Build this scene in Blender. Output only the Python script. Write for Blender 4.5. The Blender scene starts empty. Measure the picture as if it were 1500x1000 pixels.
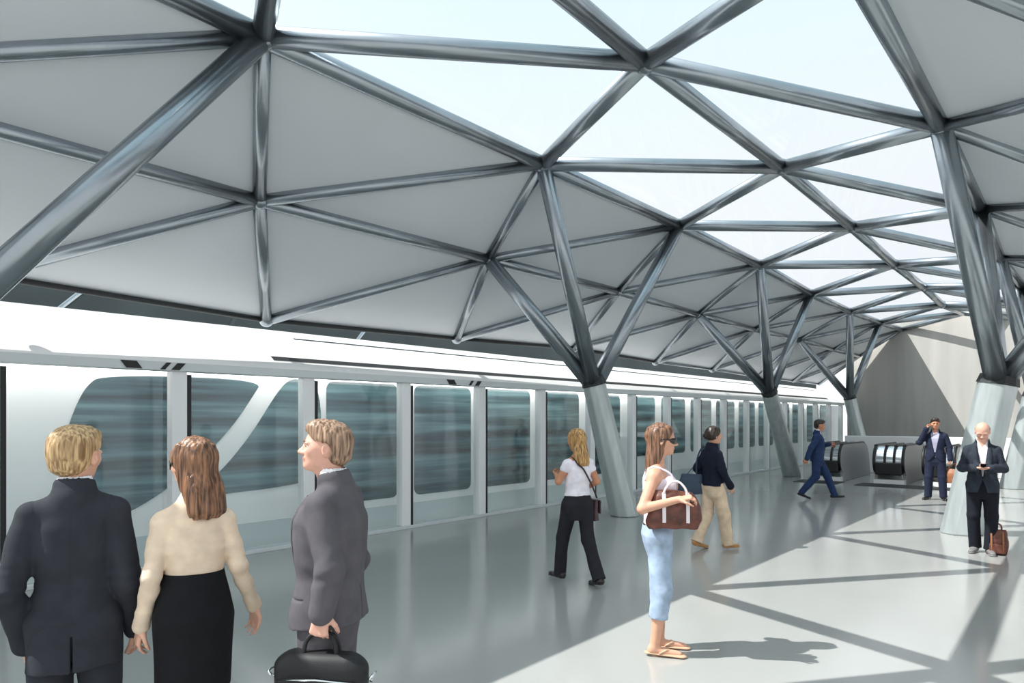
import bpy, math, random
import numpy as np
from mathutils import Vector, Matrix
random.seed(7)
np.random.seed(7)
SC = bpy.context.scene
COL = SC.collection
# ---------------------------------------------------------------- frame of the place
# world +Y runs along the platform, world +X away from the train; "p" = -x is the distance
# towards the train, "a" = y the distance along the platform.  Eye at (0, 0, 1.7).
EYE = 1.7
TH = math.atan(0.85)
SN, CS = math.sin(TH), math.cos(TH)
FWD = Vector((-SN, CS, 0))
RGT = Vector((CS, SN, 0))
HZ = 612.0
def W(p, a, z):
    return Vector((-p, a, z))
def ray(x, y):
    X = (x - 750) / 1000.0
    u = (HZ - y) / 1000.0
    return FWD + RGT * X + Vector((0, 0, u))
def on_p(x, y, p):
    r = ray(x, y); d = p / (-r.x)
    return Vector((0, 0, EYE)) + r * d
def on_z(x, y, zrel):
    r = ray(x, y); d = zrel / r.z
    return Vector((0, 0, EYE)) + r * d
def on_d(x, y, d):
    return Vector((0, 0, EYE)) + ray(x, y) * d
def on_floor(x, y):
    return on_z(x, y, -EYE)
def pix(v):
    d = v.x * FWD.x + v.y * FWD.y
    if d < 0.05: return None
    X = v.x * RGT.x + v.y * RGT.y
    return (750 + 1000 * X / d, HZ - 1000 * (v.z - EYE) / d, d)

# ---------------------------------------------------------------- objects
def tag(o, label=None, cat=None, group=None, kind=None):
    if label: o['label'] = label
    if cat: o['category'] = cat
    if group: o['group'] = group
    if kind: o['kind'] = kind
    return o
def empty(name, loc=(0, 0, 0), rz=0.0):
    o = bpy.data.objects.new(name, None)
    COL.objects.link(o)
    o.location = loc; o.rotation_euler = (0, 0, rz)
    o.empty_display_size = 0.2
    return o
def spline(pts, n=4, closed=False, extra=None):
    """Catmull-Rom through points (and through an optional list of radii)"""
    m = len(pts); out = []; ex = []
    for i in range(m if closed else m - 1):
        g = lambda j: (j % m) if closed else min(max(j, 0), m - 1)
        a, b, c, d = (pts[g(i + k)] for k in (-1, 0, 1, 2))
        for k in range(n):
            t = k / n
            out.append(0.5 * ((2 * b) + (c - a) * t + (2 * a - 5 * b + 4 * c - d) * t * t + (3 * b - a - 3 * c + d) * t ** 3))
            if extra is not None: ex.append(extra[g(i)] * (1 - t) + extra[g(i + 1)] * t)
    if not closed:
        out.append(pts[-1])
        if extra is not None: ex.append(extra[-1])
    return (out, ex) if extra is not None else out
class MB:
    """collects polygons for one mesh"""
    def __init__(self): self.v = []; self.f = []; self.s = []
    def add(self, vs, fs, smooth=False):
        n = len(self.v)
        self.v += [tuple(v) for v in vs]
        self.f += [tuple(i + n for i in f) for f in fs]
        self.s += [smooth] * len(fs)
        return self
    def box(self, lo, hi, M=None):
        x0, y0, z0 = lo; x1, y1, z1 = hi
        vs = [Vector(c) for c in ((x0,y0,z0),(x1,y0,z0),(x1,y1,z0),(x0,y1,z0),(x0,y0,z1),(x1,y0,z1),(x1,y1,z1),(x0,y1,z1))]
        if M is not None: vs = [M @ v for v in vs]
        return self.add(vs, [(0,3,2,1),(4,5,6,7),(0,1,5,4),(1,2,6,5),(2,3,7,6),(3,0,4,7)])
    def tube(self, pts, rad, n=12, smooth=True, cap=True, squash=None):
        pts = [Vector(q) for q in pts]
        if not hasattr(rad, '__len__'): rad = [rad] * len(pts)
        if 4 <= len(pts) <= 16: pts, rad = spline(pts, 4, extra=list(rad))
        vs = []; fs = []
        up = Vector((0, 0, 1))
        prev = None
        for i, q in enumerate(pts):
            d = (pts[min(i+1, len(pts)-1)] - pts[max(i-1, 0)])
            d = d.normalized() if d.length > 1e-9 else up
            if prev is None:
                u = d.cross(up)
                if u.length < 1e-3: u = d.cross(Vector((0, 1, 0)))
                u.normalize()
            else:
                u = prev - d * prev.dot(d)
                u.normalize()
            w = d.cross(u).normalized(); prev = u
            for k in range(n):
                t = 2 * math.pi * (k + 0.5) / n
                cu, cw = math.cos(t), math.sin(t)
                if squash: cw *= squash
                vs.append(q + (u * cu + w * cw) * rad[i])
        for i in range(len(pts) - 1):
            for k in range(n):
                a = i*n + k; b = i*n + (k+1) % n
                fs.append((a, b, b + n, a + n))
        self.add(vs, fs, smooth)
        if cap:
            m = len(self.v) - len(vs)
            self.f.append(tuple(m + k for k in range(n))[::-1]); self.s.append(False)
            self.f.append(tuple(m + (len(pts)-1)*n + k for k in range(n))); self.s.append(False)
        return self
    def prism(self, poly, direction, smooth=False):
        """closed polygon (3d points) extruded along a vector"""
        n = len(poly); d = Vector(direction)
        vs = [Vector(q) for q in poly] + [Vector(q) + d for q in poly]
        fs = [tuple(range(n))[::-1], tuple(range(n, 2*n))] + [(i, (i+1) % n, n + (i+1) % n, n + i) for i in range(n)]
        return self.add(vs, fs, smooth)
    def strip(self, rows, smooth=True, closed=False):
        """quads between consecutive rows of points"""
        n = len(rows[0]); vs = [q for r in rows for q in r]; fs = []
        for i in range(len(rows) - 1):
            for k in range(n if closed else n - 1):
                a = i*n + k; b = i*n + (k+1) % n
                fs.append((a, b, b + n, a + n))
        return self.add(vs, fs, smooth)
    def build(self, name, mat, parent=None, fix=True):
        me = bpy.data.meshes.new(name)
        me.from_pydata(self.v, [], self.f)
        me.polygons.foreach_set('use_smooth', self.s)
        if fix:
            import bmesh
            bm = bmesh.new(); bm.from_mesh(me)
            bmesh.ops.recalc_face_normals(bm, faces=bm.faces)
            bm.to_mesh(me); bm.free()
        me.update()
        o = bpy.data.objects.new(name, me)
        COL.objects.link(o)
        if mat is not None: me.materials.append(mat)
        if parent is not None: o.parent = parent
        return o
def bevel(o, w=0.01, seg=2):
    m = o.modifiers.new('bevel', 'BEVEL'); m.width = w; m.segments = seg; m.limit_method = 'ANGLE'
    return o

# ---------------------------------------------------------------- materials
def lin(r, g, b):
    def f(c):
        c /= 255.0
        return c / 12.92 if c <= 0.04045 else ((c + 0.055) / 1.055) ** 2.4
    return (f(r), f(g), f(b), 1.0)
def mat(name, col, rough=0.5, metal=0.0, var=0.0, scale=(6, 6, 6), bump=0.0, bscale=200.0, spec=0.5, sheen=0.0, detail=3.0, sss=0.0, coat=0.0):
    m = bpy.data.materials.new(name); m.use_nodes = True
    nt = m.node_tree; b = nt.nodes['Principled BSDF']
    b.inputs['Base Color'].default_value = col
    b.inputs['Roughness'].default_value = rough
    b.inputs['Metallic'].default_value = metal
    b.inputs['Specular IOR Level'].default_value = spec
    if coat: b.inputs['Coat Weight'].default_value = coat; b.inputs['Coat Roughness'].default_value = 0.08
    if sheen:
        b.inputs['Sheen Weight'].default_value = sheen
    if sss:
        b.inputs['Subsurface Weight'].default_value = sss
        b.inputs['Subsurface Radius'].default_value = (0.012, 0.005, 0.003)
        b.inputs['Subsurface Scale'].default_value = 1.0
    if var or bump:
        tc = nt.nodes.new('ShaderNodeTexCoord')
    if var:
        mp = nt.nodes.new('ShaderNodeMapping'); mp.inputs['Scale'].default_value = scale
        nt.links.new(tc.outputs['Object'], mp.inputs['Vector'])
        nz = nt.nodes.new('ShaderNodeTexNoise'); nz.inputs['Scale'].default_value = 1.0; nz.inputs['Detail'].default_value = detail
        nt.links.new(mp.outputs['Vector'], nz.inputs['Vector'])
        rp = nt.nodes.new('ShaderNodeValToRGB')
        lo = tuple(max(0, c * (1 - var)) for c in col[:3]) + (1,)
        hi = tuple(min(1, c * (1 + var)) for c in col[:3]) + (1,)
        rp.color_ramp.elements[0].position = 0.3; rp.color_ramp.elements[0].color = lo
        rp.color_ramp.elements[1].position = 0.7; rp.color_ramp.elements[1].color = hi
        nt.links.new(nz.outputs['Fac'], rp.inputs['Fac'])
        nt.links.new(rp.outputs['Color'], b.inputs['Base Color'])
    if bump:
        n2 = nt.nodes.new('ShaderNodeTexNoise'); n2.inputs['Scale'].default_value = bscale; n2.inputs['Detail'].default_value = 2
        nt.links.new(tc.outputs['Object'], n2.inputs['Vector'])
        bp = nt.nodes.new('ShaderNodeBump'); bp.inputs['Strength'].default_value = bump; bp.inputs['Distance'].default_value = 0.004
        nt.links.new(n2.outputs['Fac'], bp.inputs['Height'])
        nt.links.new(bp.outputs['Normal'], b.inputs['Normal'])
    return m
def glass_mat(name, tint, refl, rough=0.02, haze=0.0, haze_col=(0.8, 0.9, 0.9, 1)):
    """thin architectural glass: tinted see-through with a mirror coat"""
    m = bpy.data.materials.new(name); m.use_nodes = True
    nt = m.node_tree
    for n in list(nt.nodes): nt.nodes.remove(n)
    out = nt.nodes.new('ShaderNodeOutputMaterial')
    tr = nt.nodes.new('ShaderNodeBsdfTransparent'); tr.inputs['Color'].default_value = tint
    gl = nt.nodes.new('ShaderNodeBsdfGlossy'); gl.inputs['Roughness'].default_value = rough; gl.inputs['Color'].default_value = (0.9, 0.95, 1, 1)
    lw = nt.nodes.new('ShaderNodeLayerWeight'); lw.inputs['Blend'].default_value = 0.5
    pw = nt.nodes.new('ShaderNodeMath'); pw.operation = 'POWER'; pw.inputs[1].default_value = 4.0
    nt.links.new(lw.outputs['Facing'], pw.inputs[0])
    mul = nt.nodes.new('ShaderNodeMath'); mul.operation = 'MULTIPLY_ADD'; mul.inputs[1].default_value = refl; mul.inputs[2].default_value = refl * 0.05; mul.use_clamp = True
    nt.links.new(pw.outputs[0], mul.inputs[0])
    mx = nt.nodes.new('ShaderNodeMixShader')
    nt.links.new(mul.outputs[0], mx.inputs['Fac'])
    last = tr
    if haze:
        df = nt.nodes.new('ShaderNodeBsdfDiffuse'); df.inputs['Color'].default_value = haze_col
        m2 = nt.nodes.new('ShaderNodeMixShader'); m2.inputs['Fac'].default_value = haze
        nt.links.new(tr.outputs[0], m2.inputs[1]); nt.links.new(df.outputs[0], m2.inputs[2])
        last = m2
    nt.links.new(last.outputs[0], mx.inputs[1]); nt.links.new(gl.outputs[0], mx.inputs[2])
    nt.links.new(mx.outputs[0], out.inputs['Surface'])
    return m
M = {}
M['steel'] = mat('brushed_steel', lin(158, 166, 172), 0.26, 0.9, var=0.06, scale=(3, 3, 3))
M['column'] = mat('column_steel', lin(186, 194, 194), 0.36, 0.45, var=0.10, scale=(9, 9, 1.5))
M['panel'] = mat('roof_panel_lining', lin(216, 221, 225), 0.42, 0.0, var=0.03, scale=(0.6, 0.6, 0.6), spec=0.5)
M['pane'] = glass_mat('skylight_glass', (0.975, 0.99, 1, 1), 0.12)
M['white'] = mat('white_train_paint', lin(247, 247, 246), 0.25, 0.0, spec=0.5, coat=0.4)
M['psd'] = mat('screen_frame_paint', lin(248, 248, 248), 0.4)
M['psd_head'] = mat('screen_header_paint', lin(216, 221, 222), 0.4)
M['psd_glass'] = glass_mat('screen_glass', (0.965, 0.985, 0.985, 1), 0.6, 0.03, haze=0.01, haze_col=(0.55, 0.72, 0.74, 1))
M['black'] = mat('black_rubber', lin(22, 22, 24), 0.45)
M['dark'] = mat('dark_trim_and_shade', lin(40, 42, 44), 0.6)  # dark parts, also painted shade on the train roof and escalator landings
M['train_win'] = mat('train_window_painted_reflections', lin(46, 70, 78), 0.12, 0.0, var=0.55, scale=(1.0, 0.35, 4.5), spec=0.8, detail=4)
def window_mat():  # streaky reflections are painted into the window colour
    m = mat('train_window_painted_reflections', lin(60, 90, 96), 0.12, spec=0.7)
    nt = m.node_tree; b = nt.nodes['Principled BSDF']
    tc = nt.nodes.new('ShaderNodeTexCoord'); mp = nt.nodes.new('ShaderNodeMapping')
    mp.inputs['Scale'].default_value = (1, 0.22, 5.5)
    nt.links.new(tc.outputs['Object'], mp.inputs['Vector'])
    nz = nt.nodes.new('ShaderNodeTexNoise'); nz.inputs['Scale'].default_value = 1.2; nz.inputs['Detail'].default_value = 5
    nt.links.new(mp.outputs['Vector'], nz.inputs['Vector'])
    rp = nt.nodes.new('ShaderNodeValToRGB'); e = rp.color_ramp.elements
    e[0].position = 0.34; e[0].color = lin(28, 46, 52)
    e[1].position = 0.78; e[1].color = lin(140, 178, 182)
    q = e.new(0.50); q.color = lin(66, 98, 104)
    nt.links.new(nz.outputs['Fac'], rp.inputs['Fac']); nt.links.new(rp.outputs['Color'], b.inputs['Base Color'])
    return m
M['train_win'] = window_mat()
M['train_low'] = mat('train_lower_panel', lin(205, 214, 214), 0.3, var=0.05, scale=(1, 0.3, 4))
M['chrome'] = mat('chrome', lin(225, 230, 232), 0.12, 1.0)
M['escal'] = mat('escalator_cladding', lin(168, 166, 166), 0.5, 0.1)
M['parapet'] = mat('parapet_paint', lin(235, 236, 236), 0.5)

def floor_mat():
    m = mat('polished_floor', lin(164, 165, 162), 0.15, 0.0, var=0.05, scale=(0.5, 0.5, 0.5), spec=0.5)
    return m
def concrete_mat():
    m = mat('end_wall_concrete', lin(172, 170, 165), 0.8, 0.0, var=0.10, scale=(2.2, 2.2, 0.25), bump=0.15, bscale=30)
    return m
M['floor'] = floor_mat()
M['conc'] = concrete_mat()
M['track'] = mat('trackside_concrete', lin(62, 70, 72), 0.85, var=0.15, scale=(1, 1, 1))

# ---------------------------------------------------------------- camera, sky, sun
cam = bpy.data.objects.new('camera', bpy.data.cameras.new('camera'))
COL.objects.link(cam)
cam.location = (0, 0, EYE)
cam.rotation_euler = (math.pi / 2, 0, TH)
cam.data.sensor_width = 36; cam.data.lens = 24.0
cam.data.shift_y = (HZ - 500) / 1500.0
cam.data.clip_end = 500
SC.camera = cam
SUN_EL = math.radians(52); SUN_AZ = math.radians(7)
hdir = RGT * math.cos(SUN_AZ) + FWD * math.sin(SUN_AZ)
sdir = hdir * math.cos(SUN_EL) + Vector((0, 0, -math.sin(SUN_EL)))
sun = bpy.data.objects.new('sun', bpy.data.lights.new('sun', 'SUN'))
COL.objects.link(sun)
sun.rotation_euler = sdir.to_track_quat('-Z', 'Y').to_euler()
sun.location = (-20, 0, 30)
sun.data.energy = 5.2; sun.data.angle = math.radians(0.35); sun.data.color = (1.0, 0.97, 0.92)
wd = bpy.data.worlds.new('sky'); SC.world = wd; wd.use_nodes = True
nt = wd.node_tree
bg = nt.nodes['Background']
tc = nt.nodes.new('ShaderNodeTexCoord')
sp = nt.nodes.new('ShaderNodeSeparateXYZ'); nt.links.new(tc.outputs['Generated'], sp.inputs[0])
rp = nt.nodes.new('ShaderNodeValToRGB')
e = rp.color_ramp.elements
e[0].position = 0.0; e[0].color = (0.97, 0.98, 1.0, 1)
e[1].position = 1.0; e[1].color = (0.66, 0.90, 1.0, 1)
q = e.new(0.30); q.color = (0.94, 0.97, 1.0, 1)
q = e.new(0.62); q.color = (0.76, 0.94, 1.0, 1)
nt.links.new(sp.outputs['Z'], rp.inputs['Fac'])
# brighter haze around the sun
dt = nt.nodes.new('ShaderNodeVectorMath'); dt.operation = 'DOT_PRODUCT'
dt.inputs[1].default_value = tuple(-sdir)
nt.links.new(tc.outputs['Generated'], dt.inputs[0])
mr = nt.nodes.new('ShaderNodeMapRange'); mr.inputs['From Min'].default_value = 0.3; mr.inputs['From Max'].default_value = 1.0
mr.inputs['To Min'].default_value = 0.0; mr.inputs['To Max'].default_value = 1.0
nt.links.new(dt.outputs['Value'], mr.inputs['Value'])
pw = nt.nodes.new('ShaderNodeMath'); pw.operation = 'POWER'; pw.inputs[1].default_value = 2.2; nt.links.new(mr.outputs[0], pw.inputs[0])
mxs = nt.nodes.new('ShaderNodeMix'); mxs.data_type = 'RGBA'
nt.links.new(pw.outputs[0], mxs.inputs[0]); nt.links.new(rp.outputs['Color'], mxs.inputs[6]); mxs.inputs[7].default_value = (1.8, 1.85, 1.9, 1)
nt.links.new(mxs.outputs[2], bg.inputs['Color'])
bg.inputs['Strength'].default_value = 0.83
SC.view_settings.view_transform = 'Standard'; SC.view_settings.look = 'None'
SC.view_settings.gamma = 1.0; SC.view_settings.use_curve_mapping = False
SC.view_settings.exposure = 0.37

# ---------------------------------------------------------------- setting
def struct(o, kind='structure'):
    o['kind'] = kind; return o
mb = MB(); mb.box((-8.32, -8, -0.35), (9.0, 36, 0)); struct(mb.build('floor', M['floor']))
mb = MB(); mb.box((-13.4, -8, -1.3), (-8.3, 45, -1.2)); struct(mb.build('trackbed_floor', M['track']))
mb = MB(); mb.box((-13.6, -8, -1.3), (-13.2, 45, 6.0)); struct(mb.build('wall_left', M['track']))
# curved concrete wall closing the hall
rows = []
for i in range(41):
    t = i / 40.0
    p = 8.0 - 20.0 * t
    a = 31.6 - 1.6 * math.sin(math.pi * min(1, t * 1.15)) 
    h = 5.55 + 0.10 * math.sin(math.pi * t)
    rows.append([W(p, a, -0.2), W(p, a, h), W(p, a + 0.4, h), W(p, a + 0.4, -0.2)])
mb = MB(); mb.strip(rows, smooth=False, closed=True)
struct(mb.build('wall_far', M['conc']))

# ---------------------------------------------------------------- roof nodes
N = {}
def line(key, first, pts, mode, val, da, kmin, kmax, pdef, zdef):
    a_last = None
    for i, (x, y) in enumerate(pts):
        N[key, first + i] = on_p(x, y, val) if mode == 'p' else on_z(x, y, val)
    f = N[key, first]; l = N[key, first + len(pts) - 1]
    for k in range(kmin, first):
        N[key, k] = W(pdef, f.y + da * (k - first), EYE + zdef)
    for k in range(first + len(pts), kmax + 1):
        N[key, k] = W(pdef, l.y + da * (k - first - len(pts) + 1), EYE + zdef)
line('S', 0, [(385, 54), (795, 240), (995, 330), (1113, 388), (1188, 430), (1245, 456), (1289, 472)], 'p', 5.82, 4.1, -2, 7, 5.82, 3.55)
line('L', 0, [(380, 294), (715, 379), (905, 427), (1022, 460), (1105, 482), (1170, 497)], 'p', 7.4, 3.9, -2, 7, 7.4, 2.57)
line('E', -1, [(-28, 402), (390, 469), (669, 496), (840, 510), (960, 530), (1043, 541)], 'p', 9.12, 3.8, -2, 7, 9.12, 1.477)
line('R', 0, [(945, 91), (1145, 245), (1248, 332), (1310, 387), (1352, 420), (1380, 446)], 'p', 3.58, 4.1, -2, 6, 3.58, 3.82)
line('T', 0, [(1378, 184), (1437, 305), (1465, 377)], 'z', 3.47, 4.2, -2, 5, 1.40, 3.47)
for k in range(-2, 6):
    N['U', k] = W(-0.5, 11.5 + 4.2 * k, EYE + 2.7)
    N['V', k] = W(-2.2, 13.6 + 4.2 * k, EYE + 1.6)
N['S', 7].y = 31.0; N['R', 6].y = 29.6
for q in 'ELSR':
    for k in range(8):
        if (q, k) in N: N[q, k].y = min(N[q, k].y, 31.0 + (0.4 if q == 'E' else 0))
order = ['E', 'L', 'S', 'R', 'T', 'U', 'V']
# outer line o (E) sits half a bay after inner line (L) on the train side; the right side mirrors it
# adjacency: (line A, line B): A_k joins B_k and B_{k+1}
links = [('E', 'L'), ('L', 'S'), ('R', 'S'), ('T', 'R'), ('U', 'T'), ('V', 'U')]
edges = []
for key in order:
    ks = sorted(k for (q, k) in N if q == key)
    for k in ks[:-1]: edges.append(((key, k), (key, k + 1)))
tris = []
for A, B in links:
    for (q, k) in [n for n in N if n[0] == A]:
        for d in (0, 1):
            if (B, k + d) in N: edges.append(((A, k), (B, k + d)))
        if (B, k) in N and (B, k + 1) in N: tris.append((A, B, (A, k), (B, k), (B, k + 1)))
        if (A, k + 1) in N and (B, k + 1) in N: tris.append((A, B, (A, k), (A, k + 1), (B, k + 1)))
def tri_plate(mb, pts, t=0.05, lift=0.03, inset=0.05):
    c = sum(pts, Vector()) / 3
    n = (pts[1] - pts[0]).cross(pts[2] - pts[0]).normalized()
    if n.z < 0: n = -n
    q = [v + (c - v).normalized() * inset + n * lift for v in pts]
    if (q[1] - q[0]).cross(q[2] - q[0]).dot(n) < 0: q = [q[0], q[2], q[1]]
    up = [v + n * t for v in q]
    mb.add(q + up, [(2, 1, 0), (3, 4, 5), (0, 1, 4, 3), (1, 2, 5, 4), (2, 0, 3, 5)])
def size_px(pts):
    s = 0; P = [pix(v) for v in pts]
    vis = [q for q in P if q and -400 < q[0] < 1900 and -400 < q[1] < 1400]
    if not vis: return 0
    d = min(q[2] for q in vis)
    return sum((pts[i] - pts[i-1]).length for i in range(len(pts))) / d
ceil_root = struct(empty('ceiling')); sky_root = struct(empty('skylight'))
cp, gp = [], []
for A, B, *ns in tris:
    pts = [N[n] for n in ns]
    (gp if {A, B} in ({'R', 'S'}, {'T', 'R'}) else cp).append((size_px(pts), pts))
for lst, nm, mt, root, th in ((cp, 'roof_panel', M['panel'], ceil_root, 0.06), (gp, 'glass_pane', M['pane'], sky_root, 0.02)):
    lst.sort(key=lambda q: -q[0])
    for s, pts in lst[:98]:
        mb = MB(); tri_plate(mb, pts, th); mb.build(nm, mt, root, fix=False)
    if len(lst) > 98:
        mb = MB()
        for s, pts in lst[98:]: tri_plate(mb, pts, th)
        struct(mb.build(nm + 's', mt, root, fix=False), 'stuff')
lat = empty('roof_lattice', W(5.8, 10, 5.2))
tag(lat, 'lattice of round steel beams in triangles carrying the vaulted glass and panel roof', 'roof frame')
lat_inv = Matrix.Translation(-lat.location)
es = sorted(((size_px([N[a], N[b]]), a, b) for a, b in edges), key=lambda q: -q[0])
far = MB()
for i, (s, a, b) in enumerate(es):
    pa, pb = N[a] - lat.location, N[b] - lat.location
    r = 0.10 if a[0] in 'SRT' and b[0] in 'SRT' else 0.078
    if a[0] == b[0] and a[0] in 'EV': r = 0.035
    if i < 95: MB().tube([pa, pb], r, 16).build('beam' if r > 0.04 else 'edge_rail', M['steel' if r > 0.04 else 'dark'], lat, fix=False)
    else: far.tube([pa, pb], r, 10)
struct(far.build('beams', M['steel'], lat, fix=False), 'stuff')
nodes = sorted(((size_px([N[n], N[n] + Vector((0, 0, .2))]), n) for n in N), key=lambda q: -q[0])
def ball(mb, c, r, n=12, m=8, sz=1.0):
    rows = []
    for i in range(m + 1):
        t = math.pi * i / m
        rows.append([Vector(c) + Vector((r * math.sin(t) * math.cos(2*math.pi*k/n), r * math.sin(t) * math.sin(2*math.pi*k/n), sz * r * math.cos(t))) for k in range(n)])
    mb.strip(rows, True, True)
for s, n in nodes[:40]:
    mb = MB(); ball(mb, N[n] - lat.location, 0.125 if n[0] in 'SRT' else 0.1)
    mb.build('node_joint', M['steel'], lat, fix=False)

# ---------------------------------------------------------------- branching columns
def column(split, base, tops, label, r0=0.25, r1=0.2, rb=0.135):
    root = empty('branching_column', (base.x, base.y, 0))
    tag(root, label, 'column', 'branching steel columns')
    o = root.location
    ax = (split - base).normalized()
    mb = MB()
    mb.tube([Vector((0, 0, 0)) - ax * 0.0, (split - base) * 0.5, split - base], [r0, (r0 + r1) / 2 , r1], 10, smooth=False)
    s = mb.build('shaft', M['column'], root)
    # foot cut flat on the floor
    for v in s.data.vertices:
        if v.co.z < 0.2: v.co -= ax * (v.co.z / ax.z)
    bevel(s, 0.02, 2)
    mb = MB(); mb.tube([split - base - ax * 0.03, split - base + ax * 0.10], [r1 + 0.015, r1 * 0.95], 10, smooth=False)
    mb.build('collar', M['dark'], root)
    for t in tops:
        d = (t - split).normalized()
        st = split - base + d * 0.02
        side = Vector((d.x, d.y, 0)) * 0.07
        MB().tube([st + side, t - base - d * 0.05], [rb, rb * 0.8], 16).build('branch', M['steel'], root)
    return root
c1s = on_p(870, 562, 6.5); c1b = on_floor(915, 755)
column(c1s, c1b, [N['L', 1], N['S', 1], N['S', 2]], 'leaning steel column with three branches behind the woman in the white tee')
c2s = on_p(1127, 574, 6.6); c2b = on_floor(1160, 697)
column(c2s, c2b, [N['L', 3], N['S', 3], N['S', 4]], 'leaning steel column beside the man in the blue suit')
c3s = on_p(1245, 583, 6.6); c3b = W(6.2, c3s.y + 0.5, 0)
column(c3s, c3b, [N['L', 5], N['S', 5], N['S', 6]], 'farthest steel column rising behind the escalators near the end wall')
c0s = on_p(-190, 560, 6.6); c0b = W(6.3, 0.55, 0)
column(c0s, c0b, [N['S', 0], N['L', -1], N['S', -1]], 'steel branch rising from the left edge to the roof, its column out of view')
cr = on_d(1462, 560, 9.8); crb = on_floor(1408, 781)
column(cr, crb, [N['T', 0], N['T', 1], N['U', 0]], 'steel column with pale shaft right behind the bald man', 0.27, 0.25, 0.15)
dy = Vector((0, 8.4, 0))
column(cr + dy, crb + dy, [N['T', 2], N['T', 3], N['U', 2]], 'steel column seen partly behind the pale column at the right edge', 0.27, 0.25, 0.15)

# ---------------------------------------------------------------- platform screen
PS = 8.05
psd = empty('platform_screen', W(PS, 10, 0))
tag(psd, 'white framed glass platform screen with sliding doors between platform and train', 'platform screen')
po = psd.location
def pbox(name, p0, p1, a0, a1, z0, z1, m, bw=0.0):
    mb = MB(); mb.box(tuple(W(p1, a0, z0) - po), tuple(W(p0, a1, z1) - po))
    o = mb.build(name, m, psd)
    if bw: bevel(o, bw)
    return o
a_end = 31.0
pbox('header', PS - 0.10, PS + 0.14, -4.5, a_end, 2.235, 2.335, M['psd_head'], 0.008)
pbox('sill', PS - 0.06, PS + 0.12, -4.5, a_end, 0.0, 0.05, M['psd_head'], 0.006)
k = -4
while True:
    a = 3.51 + 1.706 * (k - 1) - (0.075 if k == 0 else 0)
    if a > a_end: break
    pbox('post', PS - 0.05, PS + 0.09, a - 0.085, a + 0.085, 0.05, 2.235, M['psd'], 0.006)
    pbox('door_seal', PS - 0.045, PS + 0.06, a + 0.088, a + 0.135, 0.05, 2.2, M['black'])
    if a + 1.7 < a_end + 1:
        pbox('glass_panel', PS + 0.01, PS + 0.03, a + 0.125, a + 1.706 - 0.085, 0.05, 2.235, M['psd_glass'])
    k += 1
lum = bpy.data.materials.new('added_fill_glow'); lum.use_nodes = True  # glow of a fill strip added to whiten the train side
lb = lum.node_tree.nodes['Principled BSDF']; lb.inputs['Emission Color'].default_value = (1, 0.98, 0.95, 1); lb.inputs['Emission Strength'].default_value = 5.0
pbox('added_fill_light', PS + 0.145, PS + 0.18, -4.5, a_end, 2.23, 2.33, lum)  # unseen strip added behind the header to brighten the train
pbox('added_light_hood', PS + 0.14, PS + 0.42, -4.5, a_end, 2.335, 2.347, M['psd_head'])  # unseen shield added to keep the strip's light off the roof panels
# dark hatched marks on the header
for a0, sl in ((2.86, 0.16), (3.34, 0.05), (3.46, 0.09), (7.72, 0.16), (8.3, 0.05), (8.45, 0.09)):
    mb = MB()
    q = [W(PS - 0.102, a0, 2.325) - po, W(PS - 0.102, a0 + sl, 2.325) - po, W(PS - 0.102, a0 + sl + (0.06 if sl > .1 else -0.07), 2.245) - po, W(PS - 0.102, a0 + (0.06 if sl > .1 else -0.07), 2.245) - po]
    mb.prism(q, (0.012, 0, 0)); mb.build('header_mark', M['black'], psd)

# ---------------------------------------------------------------- train
TP = 8.62
train = empty('train', W(10, 10, 0))
tag(train, 'white train with dark windows standing behind the platform screen', 'train')
to = train.location
prof = [(8.75, -0.9), (8.60, -0.35), (8.6, 0.4), (8.6, 1.2), (8.60, 2.27), (8.62, 2.33), (8.68, 2.39), (8.90, 2.545), (9.15, 2.715), (9.40, 2.88), (9.60, 3.0), (9.75, 3.06), (9.9, 3.09), (10.2, 3.09), (10.7, 2.98), (11.2, 2.6), (11.3, 1.0), (11.2, -0.9)]
rows = []
for a in [-6 + i * 0.5 for i in range(79)]:
    rows.append([W(p, a, z) - to for p, z in prof])
mb = MB(); mb.strip(rows, True, True); mb.f.append(tuple(range(len(prof)))); mb.s.append(False)
n0 = (len(rows) - 1) * len(prof); mb.f.append(tuple(range(n0, n0 + len(prof)))); mb.s.append(False)
mb.build('train_body', M['white'], train)
def side_p(z):
    for (p0, z0), (p1, z1) in zip(prof, prof[1:]):
        if z0 <= z <= z1: return p0 + (p1 - p0) * (z - z0) / (z1 - z0)
    return 8.6
def skin_poly(name, poly, m, th=0.02, out=0.012):
    """a polygon in (a, z) laid just proud of the train's side"""
    if len(poly) > 9 and name.startswith('cab'):
        for _ in range(3):      # round the corners off
            poly = [(p0[0] * w_ + p1[0] * (1 - w_), p0[1] * w_ + p1[1] * (1 - w_)) for p0, p1 in zip(poly, poly[1:] + poly[:1]) for w_ in (.75, .25)]
    mb = MB(); n = len(poly)
    f = [W(side_p(z) - out, a, z) - to for a, z in poly]; b = [W(side_p(z) + th, a, z) - to for a, z in poly]
    mb.add(f + b, [tuple(range(n)), tuple(range(n, 2*n))[::-1]] + [(i, n + i, n + (i+1) % n, (i+1) % n) for i in range(n)])
    return mb.build(name, m, train)
def az(x, y):
    v = on_p(x, y, 8.6); return (v.y, v.z)
def rrect(a0, a1, z0, z1, r, n=5):
    out = []
    for cx, cz, t0 in ((a1 - r, z1 - r, 0), (a0 + r, z1 - r, 90), (a0 + r, z0 + r, 180), (a1 - r, z0 + r, 270)):
        for i in range(n + 1):
            t = math.radians(t0 + 90 * i / n)
            out.append((cx + r * math.cos(t), cz + r * math.sin(t)))
    return out
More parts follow.
